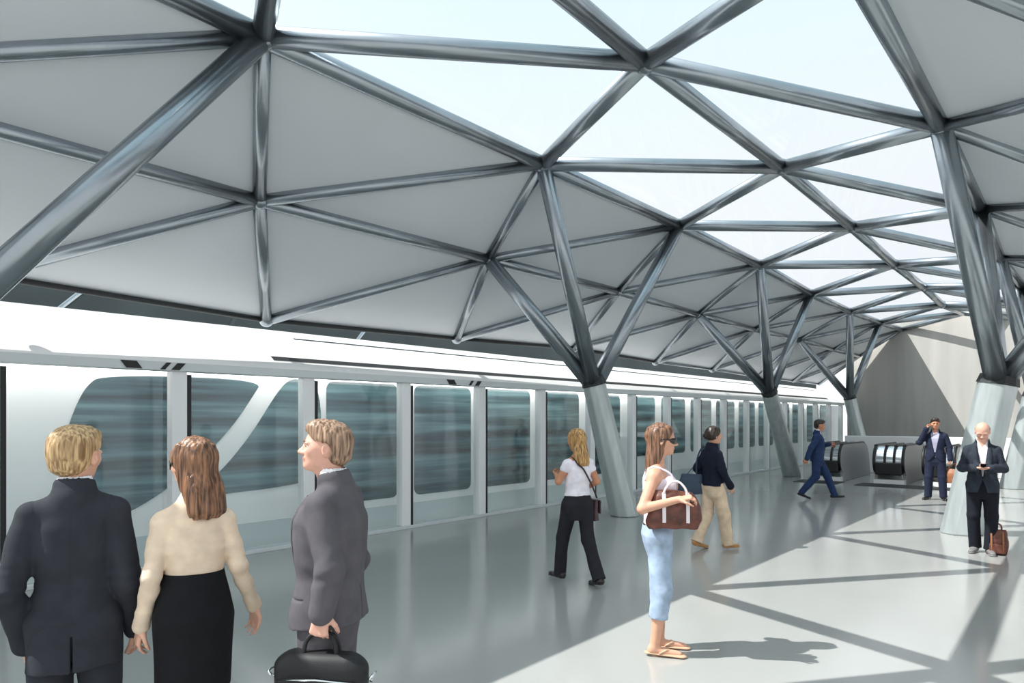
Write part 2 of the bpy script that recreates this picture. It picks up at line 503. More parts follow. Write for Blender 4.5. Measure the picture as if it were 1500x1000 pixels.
# wrap-round cab glass left of the slanting pillar, then the cab side window
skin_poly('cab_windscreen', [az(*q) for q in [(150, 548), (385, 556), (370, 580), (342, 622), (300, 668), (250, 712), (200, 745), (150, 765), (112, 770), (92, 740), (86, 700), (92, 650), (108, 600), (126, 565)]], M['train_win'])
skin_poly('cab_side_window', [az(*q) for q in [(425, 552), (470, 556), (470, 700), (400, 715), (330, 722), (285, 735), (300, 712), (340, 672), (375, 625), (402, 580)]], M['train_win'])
wi = 0
a = az(478, 560)[0]
while a < 31:
    w_ = 1.35
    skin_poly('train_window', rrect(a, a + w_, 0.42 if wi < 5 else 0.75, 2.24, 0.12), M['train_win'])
    a += w_ + 0.36; wi += 1
skin_poly('lower_panel', [(-5, -0.2), (32, -0.2), (32, 0.30), (-5, 0.30)], M['train_low'])
def rail(name, a0, a1, z0, z1, m, out=0.02):
    mb = MB()
    q = [(z0, 0.02), (z0, -out), (z1, -out), (z1, 0.02)]
    rws = []
    for a in [a0 + (a1 - a0) * i / 20.0 for i in range(21)]:
        rws.append([W(side_p(z) + o, a, z) - to for z, o in q])
    mb.strip(rws, False, True)
    return mb.build(name, m, train)
rail('roof_groove', 5.9, 32, 2.925, 2.945, M['dark'], 0.010)
rail('painted_overhang_shadow', 5.2, 32, 2.525, 2.585, M['dark'], 0.010)  # dark strip painted as the shade under the roof overhang
# trackside braces seen between train roof and canopy edge
BR = ['bright slanting steel brace above the train roof under the left roof edge', 'dark brace above the train roof left of the first low roof node',
      'bright slanting brace above the train roof between two low roof nodes']
for bi, (x0, y0, x1, y1, m) in enumerate(((88, 452, 124, 424, 'steel'), (340, 474, 352, 450, 'track'), (528, 492, 545, 470, 'steel'))):
    q0 = on_p(x0, y0, 12.4); q1 = on_p(x1, y1, 12.4)
    d = (q1 - q0).normalized(); q1 = q1 + d * 0.5; q0 = q0 - d * 0.4
    o = MB().tube([Vector((q0.x, q0.y, -1.2)), q0 - Vector((0, 0, 0.1)), q0 + d * 0.1, q1], 0.05, 10).build('trackside_brace', M[m])
    tag(o, BR[bi], 'brace', 'trackside braces')

# ---------------------------------------------------------------- escalators and parapet
def escalator(p_right, label):
    a0, a1, w, h = 19.5, 22.6, 0.74, 0.98
    root = empty('escalator', W(p_right + w / 2, a0, 0)); o = root.location
    tag(root, label, 'escalator', 'escalators going down before the end wall')
    def P(p, a, z): return W(p, a, z) - o
    # outline of the balustrade in (a, z): rounded nose, level top, dropping at the far end
    ol = []
    for i in range(9):
        t = math.radians(250 - 160 * i / 8.0)
        ol.append((a0 + 0.36 + 0.36 * math.cos(t), 0.60 + 0.38 * math.sin(t)))
    for i in range(7):
        t = math.radians(90 - 75 * i / 6.0)
        ol.append((a1 - 0.75 + 0.75 * math.cos(t), 0.30 + 0.68 * math.sin(t)))
    ol += [(a1 + 0.12, 0.0), (a0 + 0.3, 0.0)]
    for pp in (p_right, p_right + w - 0.08):
        mb = MB(); mb.prism([P(pp, a, z) for a, z in ol], (-0.08, 0, 0))
        pn = mb.build('balustrade', M['escal'], root); bevel(pn, 0.01)
        hr = MB(); hr.tube([P(pp + 0.04, a + (0.0), z + 0.006) for a, z in ol[1:-1]], 0.036, 10)
        hr.build('handrail', M['black'], root)
    mb = MB()
    rows = []
    for (a, z) in ol[:10]:
        rows.append([P(p_right + 0.08, a + 0.03, z - 0.01), P(p_right + w - 0.08, a + 0.03, z - 0.01)])
    mb.strip(rows, True); mb.build('nose_drum', M['chrome'], root)
    for f in (0.33, 0.62):
        hr = MB(); hr.tube([P(p_right + w * f, a + 0.02, z) for a, z in ol[:10]], 0.03, 8); hr.build('drum_band', M['black'], root)
    mb = MB(); mb.box(tuple(P(p_right + w - 0.02, a0 + 0.05, 0.0)), tuple(P(p_right + 0.02, a0 + 0.5, 0.12))); mb.build('skirt', M['parapet'], root)
    mb = MB(); mb.box(tuple(P(p_right + w - 0.06, a0 - 0.02, 0.24)), tuple(P(p_right + 0.06, a0 + 0.3, 0.56))); bevel(mb.build('drum_black_gap', M['black'], root), 0.03)  # solid black block for the lower half of the drum
    mb = MB(); mb.box(tuple(P(p_right + w + 0.25, a0 - 0.75, 0.0)), tuple(P(p_right - 0.1, a0 + 0.06, 0.012))); mb.build('landing_shadow_plate', M['dark'], root)  # dark plate stands in for the shadow on the floor before the escalator
    return root
escalator(5.1, 'escalator with a chrome drum end right of the man in the blue suit')
escalator(3.6, 'escalator with a chrome drum end left of the man telephoning')
escalator(2.5, 'escalator partly hidden behind the man telephoning and the pale column')
mb = MB()
mb.box(tuple(W(6.0, 23.4, 0)), tuple(W(0.2, 23.6, 1.14)))
o = bevel(mb.build('parapet', M['parapet']), 0.02)
tag(o, 'low white parapet wall behind the escalators', 'parapet')
# ================================================================ solid modelling by distance fields
class Vol:
    """a scalar field sampled on a grid; negative inside"""
    def __init__(self, lo, hi, h):
        self.lo = np.array(lo, float); self.h = h
        n = np.ceil((np.array(hi) - self.lo) / h).astype(int) + 1
        self.n = n
        self.F = np.full(tuple(n), 0.5, np.float32)
    def block(self, lo, hi):
        i0 = np.clip(np.floor((np.array(lo) - self.lo) / self.h).astype(int), 0, self.n - 1)
        i1 = np.clip(np.ceil((np.array(hi) - self.lo) / self.h).astype(int) + 1, 0, self.n)
        if (i1 <= i0).any(): return None
        ax = [self.lo[d] + self.h * np.arange(i0[d], i1[d]) for d in range(3)]
        X, Y, Z = np.meshgrid(*ax, indexing='ij', copy=False)
        return (slice(i0[0], i1[0]), slice(i0[1], i1[1]), slice(i0[2], i1[2])), X, Y, Z
    def op(self, fn, lo, hi, k=0.02, mode='add'):
        pad = k + 2.5 * self.h + 0.004
        if mode == 'sub': pad = k + 2.5 * self.h
        b = self.block(np.array(lo) - pad, np.array(hi) + pad)
        if b is None: return
        sl, X, Y, Z = b
        d = fn(X, Y, Z)
        f = self.F[sl]
        if mode == 'add':
            if k > 0:
                hh = np.maximum(k - np.abs(f - d), 0) / k
                r = np.minimum(f, d) - hh * hh * k * 0.25
            else: r = np.minimum(f, d)
        elif mode == 'sub':
            d = -d
            if k > 0:
                hh = np.maximum(k - np.abs(f - d), 0) / k
                r = np.maximum(f, d) + hh * hh * k * 0.25
            else: r = np.maximum(f, d)
        self.F[sl] = r.astype(np.float32)
    # primitives
    def cap(self, a, b, ra, rb, k=0.02, mode='add', flat=None):
        a = np.array(a, float); b = np.array(b, float); v = b - a; L2 = max(v @ v, 1e-12)
        if flat is not None:
            fn_, fs = np.array(flat[0], float), flat[1]      # squash along a direction
            fn_ = fn_ / np.linalg.norm(fn_)
        def fn(X, Y, Z):
            x, y, z = X - a[0], Y - a[1], Z - a[2]
            t = np.clip((x * v[0] + y * v[1] + z * v[2]) / L2, 0, 1)
            x = x - t * v[0]; y = y - t * v[1]; z = z - t * v[2]
            if flat is not None:
                q = (x * fn_[0] + y * fn_[1] + z * fn_[2]) * (1 / fs - 1)
                x = x + q * fn_[0]; y = y + q * fn_[1]; z = z + q * fn_[2]
            r = ra + (rb - ra) * t
            d = np.sqrt(x * x + y * y + z * z) - r
            return d * (fs if flat is not None and fs < 1 else 1)
        m = max(ra, rb) * max(1, flat[1] if flat is not None else 1)
        self.op(fn, np.minimum(a, b) - m, np.maximum(a, b) + m, k, mode)
        return self
    def ell(self, c, r, R=None, k=0.02, mode='add'):
        c = np.array(c, float); r = np.array(r, float)
        Rm = np.eye(3) if R is None else np.array(R)
        def fn(X, Y, Z):
            x, y, z = X - c[0], Y - c[1], Z - c[2]
            u = (x * Rm[0, 0] + y * Rm[1, 0] + z * Rm[2, 0]) / r[0]
            v = (x * Rm[0, 1] + y * Rm[1, 1] + z * Rm[2, 1]) / r[1]
            w = (x * Rm[0, 2] + y * Rm[1, 2] + z * Rm[2, 2]) / r[2]
            k0 = np.sqrt(u * u + v * v + w * w)
            k1 = np.sqrt((u / r[0]) ** 2 + (v / r[1]) ** 2 + (w / r[2]) ** 2) + 1e-9
            return k0 * (k0 - 1) / k1
        m = r.max()
        self.op(fn, c - m, c + m, k, mode)
        return self
    def loft(self, secs, k=0.02, mode='add', R=None, o=(0, 0, 0)):
        """secs: rows of (z, cx, cy, rx, ry, n) from low to high, in a frame R, o"""
        S = np.array(secs, float); Rm = np.eye(3) if R is None else np.array(R); o = np.array(o, float)
        zs = S[:, 0]
        # smooth resample
        zz = np.linspace(zs[0], zs[-1], 160)
        C = [np.interp(zz, zs, S[:, i]) for i in range(1, 6)]
        ker = np.hanning(15); ker /= ker.sum()
        C = [np.convolve(np.pad(c, 7, mode='edge'), ker, mode='valid') for c in C]
        def fn(X, Y, Z):
            X, Y, Z = X - o[0], Y - o[1], Z - o[2]
            x = X * Rm[0, 0] + Y * Rm[1, 0] + Z * Rm[2, 0]
            y = X * Rm[0, 1] + Y * Rm[1, 1] + Z * Rm[2, 1]
            z = X * Rm[0, 2] + Y * Rm[1, 2] + Z * Rm[2, 2]
            cx, cy, rx, ry, n = [np.interp(z, zz, c) for c in C]
            u = np.abs(x - cx) / rx; v = np.abs(y - cy) / ry
            rho = (u ** n + v ** n) ** (1 / n)
            d = (rho - 1) * np.minimum(rx, ry)
            return np.maximum(d, np.maximum(z - zs[-1], zs[0] - z))
        m = max(S[:, 3].max() + np.abs(S[:, 1]).max(), S[:, 4].max() + np.abs(S[:, 2]).max())
        pts = np.array([Rm @ np.array((sx * m, sy * m, z)) + o for z in (zs[0], zs[-1]) for sx in (-1, 1) for sy in (-1, 1)])
        self.op(fn, pts.min(0), pts.max(0), k, mode)
        return self
    def box(self, c, half, R=None, r=0.01, k=0.0, mode='add'):
        c = np.array(c, float); Rm = np.eye(3) if R is None else np.array(R); hf = np.array(half, float) - r
        def fn(X, Y, Z):
            x, y, z = X - c[0], Y - c[1], Z - c[2]
            q = [np.abs(x * Rm[0, i] + y * Rm[1, i] + z * Rm[2, i]) - hf[i] for i in range(3)]
            out = np.sqrt(np.maximum(q[0], 0) ** 2 + np.maximum(q[1], 0) ** 2 + np.maximum(q[2], 0) ** 2)
            return out + np.minimum(np.maximum(q[0], np.maximum(q[1], q[2])), 0) - r
        m = np.linalg.norm(half)
        self.op(fn, c - m, c + m, k, mode)
        return self
    def cut(self, point, normal, k=0.0):
        """keep the side the normal points away from"""
        p = np.array(point, float); n = np.array(normal, float); n = n / np.linalg.norm(n)
        ax = [self.lo[d] + self.h * np.arange(self.n[d]) for d in range(3)]
        X, Y, Z = np.meshgrid(*ax, indexing='ij', sparse=True)
        d = (X - p[0]) * n[0] + (Y - p[1]) * n[1] + (Z - p[2]) * n[2]
        self.F = np.maximum(self.F, d.astype(np.float32))
        return self
    def noise(self, amp, freq, seed=0, where=None, aniso=(1, 1, 1)):
        """gentle folds: a few oriented sine waves"""
        rng = np.random.RandomState(seed)
        m = np.abs(self.F) < 4 * self.h + 0.02
        idx = np.nonzero(m)
        P = np.stack([self.lo[d] + self.h * idx[d] for d in range(3)], 1) * np.array(aniso)
        s = np.zeros(len(P))
        for i in range(7):
            v = rng.normal(size=3); v /= np.linalg.norm(v)
            w = rng.normal(size=3)
            ph = P @ v * freq * rng.uniform(0.6, 1.5) + rng.uniform(0, 6.28)
            s += np.sin(ph + 1.2 * np.sin(P @ w * freq * 0.35 + i))
        s *= amp / 2.6
        if where is not None: s = s * where(P / np.array(aniso))
        self.F[idx] += s.astype(np.float32)
        return self
    def groove(self, fn, mask, amp, width=.004):
        ax = [self.lo[d] + self.h * np.arange(self.n[d]) for d in range(3)]
        X, Y, Z = np.meshgrid(*ax, indexing='ij', sparse=True)
        g = amp * np.exp(-(fn(X, Y, Z) / max(width, self.h * .8)) ** 2) * mask(X, Y, Z)
        self.F = self.F + np.where(np.abs(self.F) < .02, g, 0).astype(np.float32)
        return self
    def mesh(self, name, mats, parent=None, paint=None, smooth=1):
        F = self.F; lo = self.lo; h = self.h
        F[0] = F[-1] = 0.5; F[:, 0] = F[:, -1] = 0.5; F[:, :, 0] = F[:, :, -1] = 0.5
        s = F < 0
        nx, ny, nz = F.shape
        cnt = np.zeros((nx-1, ny-1, nz-1), np.int8)
        for dx in (0, 1):
            for dy in (0, 1):
                for dz in (0, 1):
                    cnt += s[dx:nx-1+dx, dy:ny-1+dy, dz:nz-1+dz]
        act = (cnt > 0) & (cnt < 8)
        ci = np.array(np.nonzero(act)).T
        if len(ci) == 0: raise RuntimeError('empty ' + name)
        idmap = np.full(act.shape, -1, np.int32); idmap[act] = np.arange(len(ci))
        acc = np.zeros((len(ci), 3)); num = np.zeros(len(ci))
        corners = [(0,0,0),(1,0,0),(0,1,0),(1,1,0),(0,0,1),(1,0,1),(0,1,1),(1,1,1)]
        val = [F[ci[:,0]+c[0], ci[:,1]+c[1], ci[:,2]+c[2]].astype(float) for c in corners]
        for i, j in ((0,1),(2,3),(4,5),(6,7),(0,2),(1,3),(4,6),(5,7),(0,4),(1,5),(2,6),(3,7)):
            a, b = val[i], val[j]
            m = (a < 0) != (b < 0)
            t = np.where(m, a / np.where(m, a - b, 1), 0)
            pa = np.array(corners[i], float); pb = np.array(corners[j], float)
            acc += np.where(m[:, None], pa + t[:, None] * (pb - pa), 0); num += m
        V = lo + h * (ci + acc / num[:, None])
        quads = []
        for ax in range(3):
            sh = [slice(None)] * 3; sh2 = [slice(None)] * 3
            sh[ax] = slice(0, -1); sh2[ax] = slice(1, None)
            a = s[tuple(sh)]; b = s[tuple(sh2)]
            u, v = [(1, 2), (2, 0), (0, 1)][ax]
            for inside_first in (True, False):
                e = (a & ~b) if inside_first else (~a & b)
                E = np.array(np.nonzero(e)).T
                E = E[(E[:, u] > 0) & (E[:, v] > 0)]
                def cell(du, dv):
                    c = E.copy(); c[:, u] -= du; c[:, v] -= dv
                    return idmap[c[:, 0], c[:, 1], c[:, 2]]
                q = np.stack([cell(1, 1), cell(0, 1), cell(0, 0), cell(1, 0)], 1)
                if not inside_first: q = q[:, ::-1]
                quads.append(q)
        Q = np.concatenate(quads)
        Q = Q[(Q >= 0).all(1)]
        # light relaxation
        for _ in range(smooth):
            A = np.zeros_like(V); c = np.zeros(len(V))
            for i in range(4):
                j = (i + 1) % 4
                np.add.at(A, Q[:, i], V[Q[:, j]]); np.add.at(c, Q[:, i], 1)
                np.add.at(A, Q[:, j], V[Q[:, i]]); np.add.at(c, Q[:, j], 1)
            V = 0.5 * V + 0.5 * A / np.maximum(c, 1)[:, None]
        me = bpy.data.meshes.new(name)
        me.vertices.add(len(V)); me.vertices.foreach_set('co', V.ravel())
        me.loops.add(Q.size); me.loops.foreach_set('vertex_index', Q.ravel().astype(np.int32))
        me.polygons.add(len(Q))
        me.polygons.foreach_set('loop_start', np.arange(0, Q.size, 4, dtype=np.int32))
        me.polygons.foreach_set('use_smooth', np.ones(len(Q), bool))
        for m in (mats if isinstance(mats, (list, tuple)) else [mats]): me.materials.append(m)
        if paint is not None:
            cen = V[Q].mean(1)
            mi = paint(cen).astype(np.int32)
            me.polygons.foreach_set('material_index', mi)
        me.update(calc_edges=True); me.validate()
        o = bpy.data.objects.new(name, me); COL.objects.link(o)
        if parent is not None: o.parent = parent
        return o

def rotz(t): c, s = math.cos(t), math.sin(t); return np.array([[c, -s, 0], [s, c, 0], [0, 0, 1.]])
def rotx(t): c, s = math.cos(t), math.sin(t); return np.array([[1., 0, 0], [0, c, -s], [0, s, c]])
def roty(t): c, s = math.cos(t), math.sin(t); return np.array([[c, 0, s], [0, 1., 0], [-s, 0, c]])
A3 = lambda *q: np.array(q, float)
def unit(v): return v / (np.linalg.norm(v) + 1e-12)
R_ = math.radians

# ================================================================ people
SK = {}
def skin(name, r, g, b):
    return mat('skin_' + name, lin(r, g, b), 0.5, var=0.06, scale=(25, 25, 25), sss=0.12, spec=0.35)
LIP = mat('lips', lin(198, 136, 122), 0.45)
EYE_W = mat('eye_white', lin(232, 228, 222), 0.25)
IRIS = mat('iris', lin(60, 48, 40), 0.2)
def hairmat(name, dark, light, sc=(90, 90, 6)):
    m = mat('hair_' + name, light, 0.42, spec=0.5)
    nt = m.node_tree; b = nt.nodes['Principled BSDF']
    tc = nt.nodes.new('ShaderNodeTexCoord'); mp = nt.nodes.new('ShaderNodeMapping'); mp.inputs['Scale'].default_value = sc
    nt.links.new(tc.outputs['Object'], mp.inputs['Vector'])
    nz = nt.nodes.new('ShaderNodeTexNoise'); nz.inputs['Scale'].default_value = 1.0; nz.inputs['Detail'].default_value = 4
    nt.links.new(mp.outputs['Vector'], nz.inputs['Vector'])
    rp = nt.nodes.new('ShaderNodeValToRGB'); e = rp.color_ramp.elements
    e[0].position = 0.36; e[0].color = dark; e[1].position = 0.66; e[1].color = light
    nt.links.new(nz.outputs['Fac'], rp.inputs['Fac']); nt.links.new(rp.outputs['Color'], b.inputs['Base Color'])
    bp = nt.nodes.new('ShaderNodeBump'); bp.inputs['Strength'].default_value = 0.5; bp.inputs['Distance'].default_value = 0.004
    nt.links.new(nz.outputs['Fac'], bp.inputs['Height']); nt.links.new(bp.outputs['Normal'], b.inputs['Normal'])
    return m
def cloth(name, r, g, b, var=0.12, sc=14, rough=0.85, bump=0.25):
    return mat('cloth_' + name, lin(r, g, b), rough, var=var, scale=(sc, sc, sc), bump=bump, bscale=350, spec=0.25)

def bounds(J, ids, pad):
    P = np.array([J[i] for i in ids]); return P.min(0) - pad, P.max(0) + pad

class Person:
    """x to the person's right, y forwards, z up; feet on z = 0"""
    def __init__(s, label, foot, phi, H, h=0.006, female=False, lean=0.0, head=(0, 0, 0), hs=None):
        s.H = H; s.h = h; s.fem = female
        dd = foot.x * FWD.x + foot.y * FWD.y; xx = foot.x * RGT.x + foot.y * RGT.y
        phi = phi + math.degrees(math.atan2(xx, dd))           # turned relative to the line of sight
        s.root = empty('person', (foot.x, foot.y, 0), TH - R_(phi))
        tag(s.root, label, 'person')
        s.phi = phi
        w = 0.096 if not female else 0.082
        hp = 0.052
        J = s.J = {}
        J['pel'] = A3(0, 0, .52) * H
        J['waist'] = A3(0, lean * .1, .61) * H
        J['chest'] = A3(0, lean * .25, .73) * H
        J['neck'] = A3(0, lean * .35 - .008, .835) * H
        J['head'] = A3(0, lean * .45 + .012, .93) * H
        for sd, sg in (('l', -1), ('r', 1)):
            J['sh' + sd] = A3(sg * w, lean * .33 - .010, .778) * H
            J['el' + sd] = A3(sg * (w + .030), lean * .25 - .02, .618) * H
            J['wr' + sd] = A3(sg * (w + .034), lean * .2 + .03, .478) * H
            J['hip' + sd] = A3(sg * hp, 0, .515) * H
            J['kn' + sd] = A3(sg * (hp + .004), .012, .285) * H
            J['an' + sd] = A3(sg * (hp + .006), -.01, .045) * H
            J['to' + sd] = A3(sg * (hp + .018), .10, .014) * H
        s.hand = {}
        yaw, pitch, roll = [R_(q) for q in head]
        s.Rh = rotz(-yaw) @ rotx(pitch) @ roty(roll)
        s.hs = (hs or 0.225)                # head height, chin to crown
    def set(s, **kw):
        for k, v in kw.items(): s.J[k] = np.array(v, float) * s.H
    def hp(s, x, y, z):
        """a point in head space (unit = half head height)"""
        return s.J['head'] + s.Rh @ (A3(x, y, z) * s.hs * 0.5)
    # ---- hands
    def hand_build(s, V, sd):
        J = s.J; sg = 1 if sd == 'r' else -1
        w = J['wr' + sd]; e = J['el' + sd]
        o = s.hand.get(sd, {})
        d = unit(np.array(o['dir'], float)) if 'dir' in o else unit(unit(w - e) + A3(0, .05, -.1))
        n = np.array(o.get('palm', (-sg, 0.15, 0)), float)        # the way the palm faces
        n = unit(n - d * (n @ d))
        t = unit(np.cross(d, n)) * (1 if sd == 'l' else -1)       # towards the thumb
        if 'thumb' in o and t @ np.array(o['thumb']) < 0: t = -t
        curl = o.get('curl', 0.35); S = s.H / 1.72 * (0.92 if s.fem else 1.0) * o.get('size', 1.0)
        P = lambda a, b, c: w + (d * a + t * b + n * c) * S
        # palm
        for b in (-.030, -.011, .010, .028):
            V.cap(P(.005, b * .6, 0), P(.092 - abs(b + .0) * .25, b, -.003), .0135 * S, .0115 * S, k=.012)
        fl = [(-.030, .058), (-.011, .072), (.010, .078), (.029, .070)]
        for i, (b, L) in enumerate(fl):
            base = P(.088 - abs(b) * .25, b, -.003)
            ang = curl * (0.9 + 0.12 * (3 - i))
            p0 = base; dirv = d + t * (b * 1.8)
            th = 0.0
            rr = .0085
            for seg, fr in enumerate((.46, .31, .25)):
                th += ang * (0.75, 0.95, 0.6)[seg]
                dv = unit(dirv) * math.cos(th) + n * math.sin(th)
                p1 = p0 + dv * L * fr * S * 1.08
                V.cap(p0, p1, rr * S, (rr - .0009) * S, k=.004)
                p0 = p1; rr -= .0009
        tb = P(.022, .030, .006)
        t1 = tb + (unit(d * .75 + t * .75 + n * .25)) * .040 * S
        t2 = t1 + unit(d * .95 + t * .15 + n * (.2 + curl * .5)) * .030 * S
        t3 = t2 + unit(d * .9 - t * .05 + n * (.3 + curl * .6)) * .024 * S
        V.cap(P(.012, .018, .004), tb, .014 * S, .014 * S, k=.012)
        V.cap(tb, t1, .0135 * S, .0105 * S, k=.010)
        V.cap(t1, t2, .0102 * S, .0092 * S, k=.004); V.cap(t2, t3, .0092 * S, .0078 * S, k=.004)
        s.grip = getattr(s, 'grip', {}); s.grip[sd] = P(.095, 0, .03)
    # ---- head
    def head_build(s, V):
        q = s.hp; u = s.hs * 0.5; R = s.Rh; f = s.fem
        V.ell(q(0, -.10, .22), (.70 * u, .86 * u, .76 * u), R, k=.02)               # skull
        V.ell(q(0, .12, -.20), (.60 * u, .68 * u, .70 * u), R, k=.03)               # face
        V.ell(q(0, .30, -.62), (.40 * u, .42 * u, .33 * u), R, k=.03)               # jaw
        V.ell(q(0, .60, -.80), ((.20 if not f else .16) * u, .16 * u, .14 * u), R, k=.025)   # chin
        for sg in (-1, 1):
            V.ell(q(sg * .34, .52, -.16), (.22 * u, .18 * u, .20 * u), R, k=.025)   # cheek
            V.ell(q(sg * .27, .72, .10), (.24 * u, .12 * u, .09 * u), R, k=.015)    # brow
            V.ell(q(sg * .27, .80, -.02), (.15 * u, .11 * u, .10 * u), R, k=.015, mode='sub')
            V.ell(q(sg * .70, -.02, -.10), (.07 * u, .17 * u, .28 * u), R @ rotz(-sg * .45) , k=.008)   # ear
            V.ell(q(sg * .76, .03, -.07), (.04 * u, .08 * u, .13 * u), R @ rotz(-sg * .45), k=.004, mode='sub')
        V.cap(q(0, .72, .02), q(0, .96, -.27), .075 * u, .10 * u, k=.012)           # nose
        for sg in (-1, 1): V.ell(q(sg * .11, .84, -.30), (.09 * u, .10 * u, .07 * u), R, k=.008)
        V.ell(q(0, .74, -.48), (.26 * u, .10 * u, .055 * u), R, k=.008)            # lips
        V.ell(q(0, .73, -.57), (.21 * u, .10 * u, .05 * u), R, k=.008)
        J = s.J
        nr = (.0315 if not f else .028) * s.H / 1.0
        nb = J['neck']; top = q(0, -.12, -.55)
        V.cap(nb - A3(0, .0, .03 * s.H), top, nr * 1.12, nr * .98, k=.03)
    def face_paint(s):
        u = s.hs * 0.5; Ri = s.Rh.T; c = s.J['head']
        def paint(P):
            L = (P - c) @ Ri.T / u
            m = np.zeros(len(P))
            lips = (np.abs(L[:, 0]) < .25) & (L[:, 1] > .70) & (np.abs(L[:, 2] + .525 + 0.1 * L[:, 0] ** 2) < .085)
            m[lips] = 1
            return m
        return paint
    def eyes(s, brow=None, lids=None):
        u = s.hs * 0.5
        for sg in (-1, 1):
            mb = MB(); ball(mb, s.hp(sg * .27, .645, -.02), .112 * u, 12, 8, .8)
            e = mb.build('eyelid' if lids else 'eye', lids or EYE_W, s.root, fix=False)
            mb = MB()
            if not lids: ball(mb, s.hp(sg * .27, .710, -.02), .066 * u, 10, 6)
            if not lids: mb.build('iris', IRIS, e, fix=False)
            if brow is not None:
                mb = MB(); mb.tube([s.hp(sg * .10, .84, .14), s.hp(sg * .27, .84, .20), s.hp(sg * .44, .72, .14)], [.03 * u, .04 * u, .022 * u], 8)
                mb.build('eyebrow', brow, s.root)
    # ---- whole body
    def body(s, mats, arms=1.0, hands='lr', legs=True, torso=True):
        H = s.H; J = s.J; ids = list(J)
        lo, hi = bounds(J, ids, .17); lo[2] = -.02; hi[2] = J['head'][2] + s.hs * .62
        V = Vol(lo, hi, s.h)
        f = s.fem
        aw = (.027 if f else .031) * H * arms
        if torso:
            w = 1.0
            V.loft([(.47 * H, 0, 0, .085 * H, .058 * H, 2.3), (.53 * H, 0, -.004 * H, .092 * H, .064 * H, 2.3), (.61 * H, 0, J['waist'][1], (.066 if f else .078) * H, .052 * H, 2.2),
                    (.70 * H, 0, J['chest'][1], (.080 if f else .090) * H, .060 * H, 2.3), (.75 * H, 0, J['chest'][1], (.080 if f else .092) * H, .056 * H, 2.4), (.79 * H, 0, J['neck'][1], .070 * H, .042 * H, 2.2), (.825 * H, 0, J['neck'][1], .038 * H, .034 * H, 2.0)], k=.03)
            for sg, sd in ((-1, 'l'), (1, 'r')):
                V.cap(J['neck'] + A3(0, 0, -.018 * H), J['sh' + sd], .026 * H, .029 * H, k=.035)
                if f: V.ell(J['chest'] + A3(sg * .040 * H, .048 * H, .0), (.036 * H, .034 * H, .034 * H), k=.025)
        for sd in 'lr':
            V.cap(J['sh' + sd], J['el' + sd], aw, aw * .80, k=.025)
            V.cap(J['el' + sd], J['wr' + sd], aw * .80, aw * .54, k=.015)
            if legs:
                V.cap(J['hip' + sd], J['kn' + sd], .048 * H, .032 * H, k=.03)
                kn, an = J['kn' + sd], J['an' + sd]
                V.cap(kn, an, .031 * H, .021 * H, k=.02)
                V.cap(kn + (an - kn) * .15 + A3(0, -.008 * H, 0), kn + (an - kn) * .45 + A3(0, -.006 * H, 0), .031 * H, .026 * H, k=.03)
                V.cap(an + A3(0, -.012 * H, -.018 * H), J['to' + sd], .020 * H, .013 * H, k=.02)
            if sd in hands: s.hand_build(V, sd)
        s.head_build(V)
        return V.mesh('body', mats, s.root, s.face_paint())
    # ---- clothes
    def sleeves(s, V, r0, r1, r2, k=.03, upto=1.0, fold=True):
        J = s.J; H = s.H
        for sd in 'lr':
            a, b, c = J['sh' + sd], J['el' + sd], J['wr' + sd]
            V.cap(a, b, r0 * H, r1 * H, k=k)
            if upto > 0: V.cap(b, b + (c - b) * upto, r1 * H, r2 * H, k=.02)
    def torso_loft(s, rows):
        J = s.J; H = s.H
        zs = [J[k][2] for k in ('pel', 'waist', 'chest', 'neck')]; ys = [J[k][1] for k in ('pel', 'waist', 'chest', 'neck')]
        out = []
        for z, rx, ry, n in rows:
            out.append((z * H, 0, float(np.interp(z * H, zs, ys)), rx * H, ry * H, n))
        return out
    def neck_hole(s, V, r=.043, up=.2, z0=.83, fwd=.0):
        J = s.J; H = s.H
        n = J['neck'] + A3(0, fwd * H, 0)
        V.cap(n + A3(0, 0, (z0 - .835) * H), n + A3(0, .02 * H, .12 * H), r * H, r * H, k=.004, mode='sub')
    def jacket(s, m, hem=.46, front=None, seed=1, slim=1.0, h=None, vent=True, name='jacket', noise=.004, pocket=True):
        H = s.H; J = s.J
        lo, hi = bounds(J, [k for k in J if k[:2] in ('sh', 'el', 'wr', 'ne')] + ['pel'], .12); lo[2] = hem * H - .06; hi[2] = .90 * H
        lo[2] = min(lo[2], min(J['wrl'][2], J['wrr'][2]) - .08)
        V = Vol(lo, hi, h or s.h)
        w = slim
        V.loft(s.torso_loft([(hem, .108 * w, .080 * w, 2.5), (.53, .105 * w, .079 * w, 2.5), (.61, .092 * w, .070 * w, 2.5), (.70, .100 * w, .075 * w, 2.6), (.75, .104 * w, .072 * w, 2.6), (.785, .092 * w, .060 * w, 2.3), (.815, .058 * w, .048, 2.1), (.838, .043, .041, 2.0)]), k=.02)
        for sd in 'lr':
            sg = -1 if sd == 'l' else 1
            V.cap(J['neck'] + A3(0, -.004 * H, -.020 * H), J['sh' + sd] + A3(0, 0, .002 * H), .034 * H, .035 * H, k=.035)
        s.sleeves(V, .0375, .0335, .0275, k=.014)
        for sd in 'lr':
            e, wv = J['el' + sd], J['wr' + sd]
            V.cap(e + (wv - e) * .9, wv + (wv - e) * 0.02, .0280 * H, .0290 * H, k=.01)
        V.noise(noise, 30, seed, aniso=(1, 1, .75))
